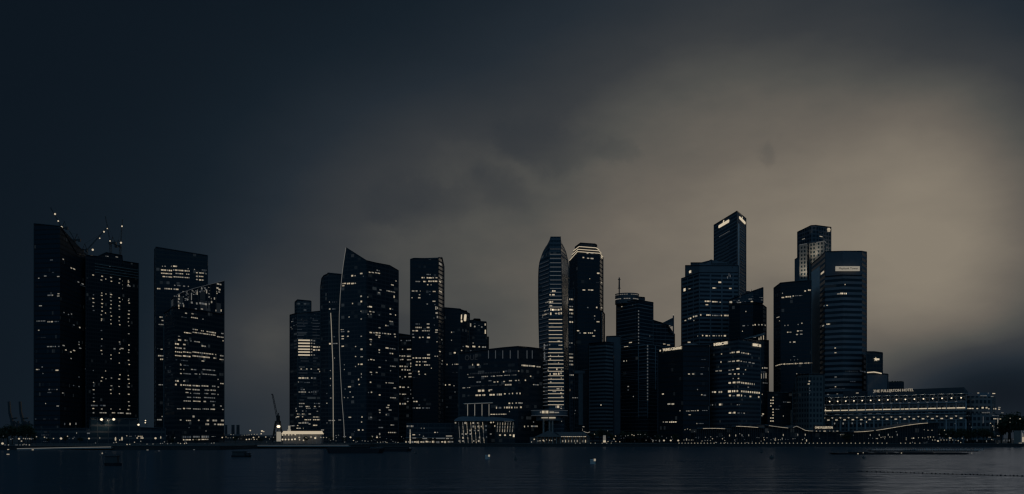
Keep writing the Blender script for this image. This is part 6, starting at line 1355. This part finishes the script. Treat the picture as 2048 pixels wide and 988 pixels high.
lamps([(1889, 860.5, .85), (1879, 868.5, .55), (1892, 868.5, .55), (1880, 876, .45), (1885, 876.3, .45), (1899, 876, .95, .5), (1901.5, 876, .95, .5), (1882, 880, .85), (1888, 880, .85), (1893.5, 880, .75), (1899.5, 880.2, .75), (1905.5, 880, .78), (1911.5, 880.5, .55), (1916.5, 881.5, .88, .48), (1921.5, 885, .78, .5), (1924.5, 876.5, .7), (1934.5, 880, .35, .4, 1), (1954, 881, .35, .4, 1), (1973, 882.5, .5, .4, 1), (1978, 874.5, .62), (1981, 874.5, .62), (1983.5, 879, .75), (1986, 880, .5), (1995, 871.5, .8), (1998, 871.8, .7), (1995.5, 886.5, .55), (2008, 881, .42, .35, 1), (2014, 881, .35, .35, 1), (2018.5, 881, .42, .35, 1), (2026.5, 878.5, .45), (1981, 846.5, .9, .5), (1985.5, 852, .88, .5), (2020.5, 836.5, .7), (2040, 837.5, .9, .6), (2020, 844.5, .65), (1943, 854.5, .4), (1910, 847, .4), (1939.5, 848, .35), (1965, 846, .3), (1955, 858.5, .2), (2033, 846, .2)], 712, "small lamp among the trees right of the grand hotel", "lamps among the trees at the right")
for x, y, rr, lab in ((203, 839, 1.05, "large floodlight on the podium roof, left of the pair"), (227.5, 838.7, 1.0, "large floodlight on the podium roof, right of the pair"), (277, 849.5, .8, "smaller floodlight at the right end of the podium roof"), (291, 841, .45, "small roof lamp above the right end of the podium, upper of two"), (290.5, 845.5, .45, "small roof lamp above the right end of the podium, lower of two")):
    D = 785; p = PT(x, D, y); z0 = zz(836 if x < 277 else 855, 792); 
    r_ = empty("floodlight", (p.x, p.y, p.z - 1.5), lab, "floodlight")
    m = MB(); m.tube((p.x, p.y + 1.2, p.z - 2.2), (p.x, p.y + .4, p.z), .12); m.bar((p.x, p.y + 1.2, p.z - 2.2), (p.x, p.y + 6.5, p.z - 2.2), .2); m.build("bracket", DARKSTEEL, r_); m = MB(); m.ball(p, rr, 12, sz=.9); m.build("lamp", emit(1.08), r_)
    if rr > 1: flood(r_, x, D - 1, y, y + 6, 3000, 150, "flood_beam", tD=D + 30)
# scattered dim garden and terrace lights along the shore
for k in range(52):
    x = rng.choice((rng.uniform(0, 330), rng.uniform(330, 560), rng.uniform(640, 830), rng.uniform(1240, 1330), rng.uniform(1370, 1560)))
    D = 530 if x < 330 else 600 if x < 560 else 708
    y = rng.uniform(871, 886); lamp(x, y, rng.choice((.3, .4, .35, .5)), D + rng.uniform(0, 8), "faint small garden light among the taller lamps along the shore", "faint garden lights along the shore", .3, name="garden_light")
# lit jetty edges on the left
for pts_, D, l, lab in (([(34, 897.3), (70, 896.6), (120, 895.5), (160, 894.7), (190, 894.3), (222, 893.8)], 509, .5, "long thin strip of light along the jetty edge below the podium building"), ([(420, 890.6), (500, 890.7), (600, 890.6), (697, 890.4)], 583, .36, "long thin strip of light along the quay edge below the marquee")):
    r_ = empty("edge_light_strip", PT(pts_[0][0], D, z=GZ), lab, "light strip"); m = MB(); P = [PT(x, D, y) for x, y in pts_]
    for a, b2 in zip(P, P[1:]): m.bar(a, b2, .3, .25)
    m.build("light_strip", emit(l), r_); m = MB()
    for a, b2 in zip(P, P[1:]): m.hexa([Vector((a.x, D - .1, a.z - .8)), Vector((b2.x, D - .1, b2.z - .8)), Vector((a.x, D + 8, a.z - .8)), Vector((b2.x, D + 8, b2.z - .8)), Vector((a.x, D - .1, a.z - .2)), Vector((b2.x, D - .1, b2.z - .2)), Vector((a.x, D + 8, a.z - .2)), Vector((b2.x, D + 8, b2.z - .2))])
    m.build("deck_edge", CONC, r_)
# lit booth and canopy boat stop on the promenade
KB = empty("ticket_booth", PT(1209, 706, z=GZ), "small slatted booth glowing at its foot, on the promenade right of the pier pavilion", "booth")
m = MB(); A_, B2 = PT(1206, 706, z=0), PT(1212, 706, z=0); m.box(A_.x, B2.x, 706.3, 708, GZ + .004, zz(870, 706)); m.build("wall", pbr("booth_wall", (.2, .2, .2), .7), KB)
for y, l in ((871.5, .5), (873.5, .55), (875.5, .55), (877.5, .6), (879.5, .6), (882.5, .95)):
    m = MB(); hh = .25 if y < 881 else .75; c = PT(1206.4, 706, y); m.box(c.x, B2.x - .15, 705.9, 706.3, c.z - hh, c.z + hh * .8); m.build("lit_slat", emit(l), KB)
AW = empty("awning_stand", PT(1174, 705, z=GZ), "little boat shaped awning edged in light, above the pier pavilion's right end", "awning")
m = MB(); P = [PT(1167.5, 706, 863.3), PT(1171, 706, 865), PT(1176, 706, 866), PT(1179.8, 706, 864.3)]
for a, b2 in zip(P, P[1:]): m.hexa([a, b2, a + Vector((0, 4, 0)), b2 + Vector((0, 4, 0)), a + Vector((0, 0, .4)), b2 + Vector((0, 0, .4)), a + Vector((0, 4, .4)), b2 + Vector((0, 4, .4))])
m.build("canopy", pbr("awning_cloth", (.3, .3, .28), .8), AW); m = MB()
for a, b2 in zip(P, P[1:]): m.bar(a + Vector((0, -.2, .2)), b2 + Vector((0, -.2, .2)), .3)
m.build("light_strip", emit(.7), AW); m = MB(); m.tube(PT(1165, 706, z=GZ), PT(1165, 706, 851), .12); m.tube(PT(1175, 707, z=GZ), PT(1175, 707, 866), .12); m.build("pole", DARKSTEEL, AW); m = MB(); m.bar(PT(1165, 705.7, 861.5), PT(1165, 705.7, 857.5), .2); m.bar(PT(1165.3, 705.7, 853.2), PT(1168.6, 705.7, 853.6), .5); m.build("lamp", emit(.65), AW)
# lit white pavilion at the right edge
RP = empty("lit_pavilion", PT(2047, 703, z=GZ), "white lit pavilion cut by the right edge of the picture, on the quay", "pavilion")
m = MB(); A_, B2 = PT(2043, 703, z=0), PT(2075, 703, z=0); m.box(A_.x, B2.x, 704, 714, GZ + .004, zz(861, 703)); m.build("wall", PALE, RP)
for x0, x1, y0, y1, l in ((2043, 2044, 861, 884, .35), (2045, 2047.8, 874, 884, .8), (2044.6, 2046, 866, 873, .5), (2047.5, 2060, 862, 864, .4), (2038, 2044, 885.4, 887, .6), (2049, 2052, 868, 884, .8)):
    m = MB(); A_, B2 = PT(x0, 703.5, y1), PT(x1, 703.5, y0); m.box(A_.x, B2.x, 703.5, 703.9, A_.z, B2.z); m.build("light_panel", emit(l), RP)

# ================================================================== BOATS AND FLOATS
HULL = pbr("dark_hull", (.02, .022, .026), .6); CAB = pbr("boat_cabin", (.06, .065, .07), .6)
def boat(label, x0, x1, ywl, yd, D, cabins=(), lights=(), name="boat", depth=3.0, cat="boat", bow=1.5):
    a, b2 = PT(x0, D, z=0), PT(x1, D, z=0); zd = zz(yd, D); root = empty(name, ((a.x + b2.x) / 2, D, 0), label, cat)
    m = MB(); n_ = 8; up, dn = [], []
    for (xa, yo) in ((a.x, depth / 2), (a.x + bow, 0), (b2.x - bow, 0), (b2.x, depth / 2), (b2.x - bow, depth), (a.x + bow, depth)): up.append(Vector((xa, D + yo, zd))); dn.append(Vector((a.x + (xa - a.x) * .9 + (b2.x - a.x) * .05, D + .2 + yo * .9, -.2)))
    for i in range(6): j = (i + 1) % 6; m.face([dn[i], dn[j], up[j], up[i]])
    m.face(up); m.build("hull", HULL, root)
    for (c0, c1, yt) in cabins:
        m = MB(); p, q = PT(c0, D, z=0), PT(c1, D, z=0); zt = zz(yt, D); m.box(p.x, q.x, D + depth * .2, D + depth * .8, zd - .02, zt - .15); m.build("cabin", CAB, root); m = MB(); m.box(p.x - .2, q.x + .2, D + depth * .12, D + depth * .88, zt - .15, zt); m.build("cabin_roof", CAB, root)
    for (x, y, l, rr) in lights: m = MB(); m.ball(PT(x, D - .1, y), rr); m.build("lamp", emit(l), root)
    return root
boat("low dark moored barge with a rounded canopy, before the gap with the harbour crane", 458, 500, 914.3, 911, 322, [(463, 488, 902.5), (490, 496, 906)], [(493, 915.5, .5, .1)], "barge", 4)
boat("faint dark passenger boat with an open cabin frame, lower left on the water", 203, 240, 932, 926, 219, [(208, 232, 911)], [(204.5, 906.5, .7, .16)], "passenger_boat", 2.4)
boat("long flat dark barge moored below the sail shaped tower", 648, 768, 907, 897, 398, [(655, 735, 893.5)], [], "barge", 9)
boat("flat dark landing pontoon below the control tower", 760, 822, 903.3, 897.5, 452, [(765, 815, 893.6)], [], "pontoon", 8, "pontoon")
boat("long low floating platform with rail posts and clutter, nearest the camera at the right", 1662, 1950, 909, 906, 372, [(1708, 1740, 903.8), (1762, 1790, 904.4), (1812, 1870, 904.2), (1888, 1925, 905)], [(1716, 907.4, .8, .22), (1726.5, 905.5, .65, .2), (1803, 906, .78, .22), (1774, 906, .4, .15), (1943.5, 906.3, .55, .18)], "floating_platform", 8, "platform")
FP = boat("low floating platform with a pale railing, behind the nearer long one at the right", 1742, 1968, 903, 901, 455, [(1820, 1836, 898.5)], [], "floating_platform", 10, "platform")
m = MB()
x = 1744.0
while x < 1966: a = PT(x, 455, 901.2); m.bar(a, a + Vector((0, 0, rng.uniform(.5, 1.1))), .14); x += rng.uniform(1.5, 5)
m.bar(PT(1744, 455, 899.4), PT(1966, 455, 900.0), .1); m.build("railing", pbr("rail_white", (.75, .75, .72), .5), FP)
m = MB(); m.bar(PT(1745, 454.6, 898.6), PT(1825, 454.6, 898.5), .14); m.build("light_strip", emit(.32), FP)
def buoy(label, x, ywl, r_, kind, name="buoy"):
    D = CAM_H * F / (ywl - HOR); root = empty(name, PT(x, D, z=0), label, "buoy"); p = PT(x, D, z=0); m = MB()
    if kind == "cube":
        m.box(p.x - r_, p.x + r_, D - r_, D + r_, -.2, r_ * 1.7); m.build("float", pbr("buoy_white", (.55, .55, .53), .5), root); m = MB(); m.box(p.x - r_ * 1.05, p.x + r_ * 1.05, D - r_ * 1.05, D + r_ * 1.05, r_ * 1.7, r_ * 1.95); m.build("lid", pbr("buoy_lid", (.7, .7, .68), .4), root); m = MB(); m.box(p.x + r_ * .35, p.x + r_ * 1.12, D - r_ * 1.12, D - r_ * .6, r_ * 1.2, r_ * 2.1); m.build("lamp", emit(.75), root)
    elif kind == "cone":
        m.tube((p.x, D, -.2), (p.x, D, .3), r_ * .8, r_ * .8, n=12); m.tube((p.x, D, .3), (p.x, D, r_ * 3.4), r_ * .7, r_ * .12, n=10); m.build("float", pbr("buoy_dark", (.10, .10, .10), .6), root); m = MB(); m.ball((p.x, D, r_ * 3.5), r_ * .22); m.build("lamp", emit(.35), root)
    else:
        m.ball((p.x, D, r_ * .5), r_, 12); m.build("float", pbr("buoy_dark", (.03, .03, .03), .6), root); m = MB(); m.tube((p.x, D, r_ * 1.3), (p.x, D, r_ * 1.9), r_ * .2, n=6); m.build("ring", DARKSTEEL, root)
buoy("dark mooring float with a pale corner, below the curved office building", 975, 918.5, .62, "cube"); buoy("small cone buoy between the two box shaped mooring floats", 1031, 920.5, .42, "cone"); buoy("white cube buoy with a bright corner, alone on the water below the banded office block", 1185.5, 928, .58, "cube"); buoy("dark ball buoy on the water below the low office block", 1543, 917.5, .62, "ball"); buoy("tiny dark ball buoy further out, left of the larger ball buoy", 1523, 905.5, .5, "ball"); buoy("small dark ball buoy off the dining terrace", 831, 908, .5, "ball"); buoy("dark ball buoy near the end of the floating platforms", 1727, 917, .45, "ball")
for x, y, l in ((6, 898.5, .85), (16.5, 899, .85), (65.5, 899.7, .85), (16, 909, .75), (295, 900, .6), (388, 899.5, .4), (318, 902, .3)):
    D = CAM_H * F / (y + 1.0 - HOR); p = PT(x, D, y); r_ = empty("lit_float", (p.x, D, 0), "small float carrying a light on the water by the left shore", "float", "lit floats by the left shore"); m = MB(); m.tube((p.x, D, -.1), (p.x, D, .12), .3, .25, n=8); m.build("float", HULL, r_); m = MB(); m.box(p.x - .4, p.x + .4, D - .2, D + .2, .12, .42); m.build("lamp", emit(l), r_)
BL = empty("float_line", PT(1880, 172, z=0), "long rope of small dark floats across the water at the lower right", "float line")
P = []; x = 1716.0
while x < 2062:
    yw = 942.5 + (x - 1716) * .029; D = CAM_H * F / (yw + .8 - HOR); P.append(PT(x, D, z=.02)); x += rng.uniform(6.5, 10.5)
for p in P: m = MB(); r_ = rng.uniform(.09, .17); m.ball(p + Vector((0, 0, .05)), r_, 8, sz=.8); m.build("float", pbr("float_dark", (.02, .02, .02), .6), BL)
m = MB()
for a, b2 in zip(P, P[1:]): m.bar(a, b2, .05)
m.build("rope", pbr("rope", (.04, .04, .04), .9), BL)
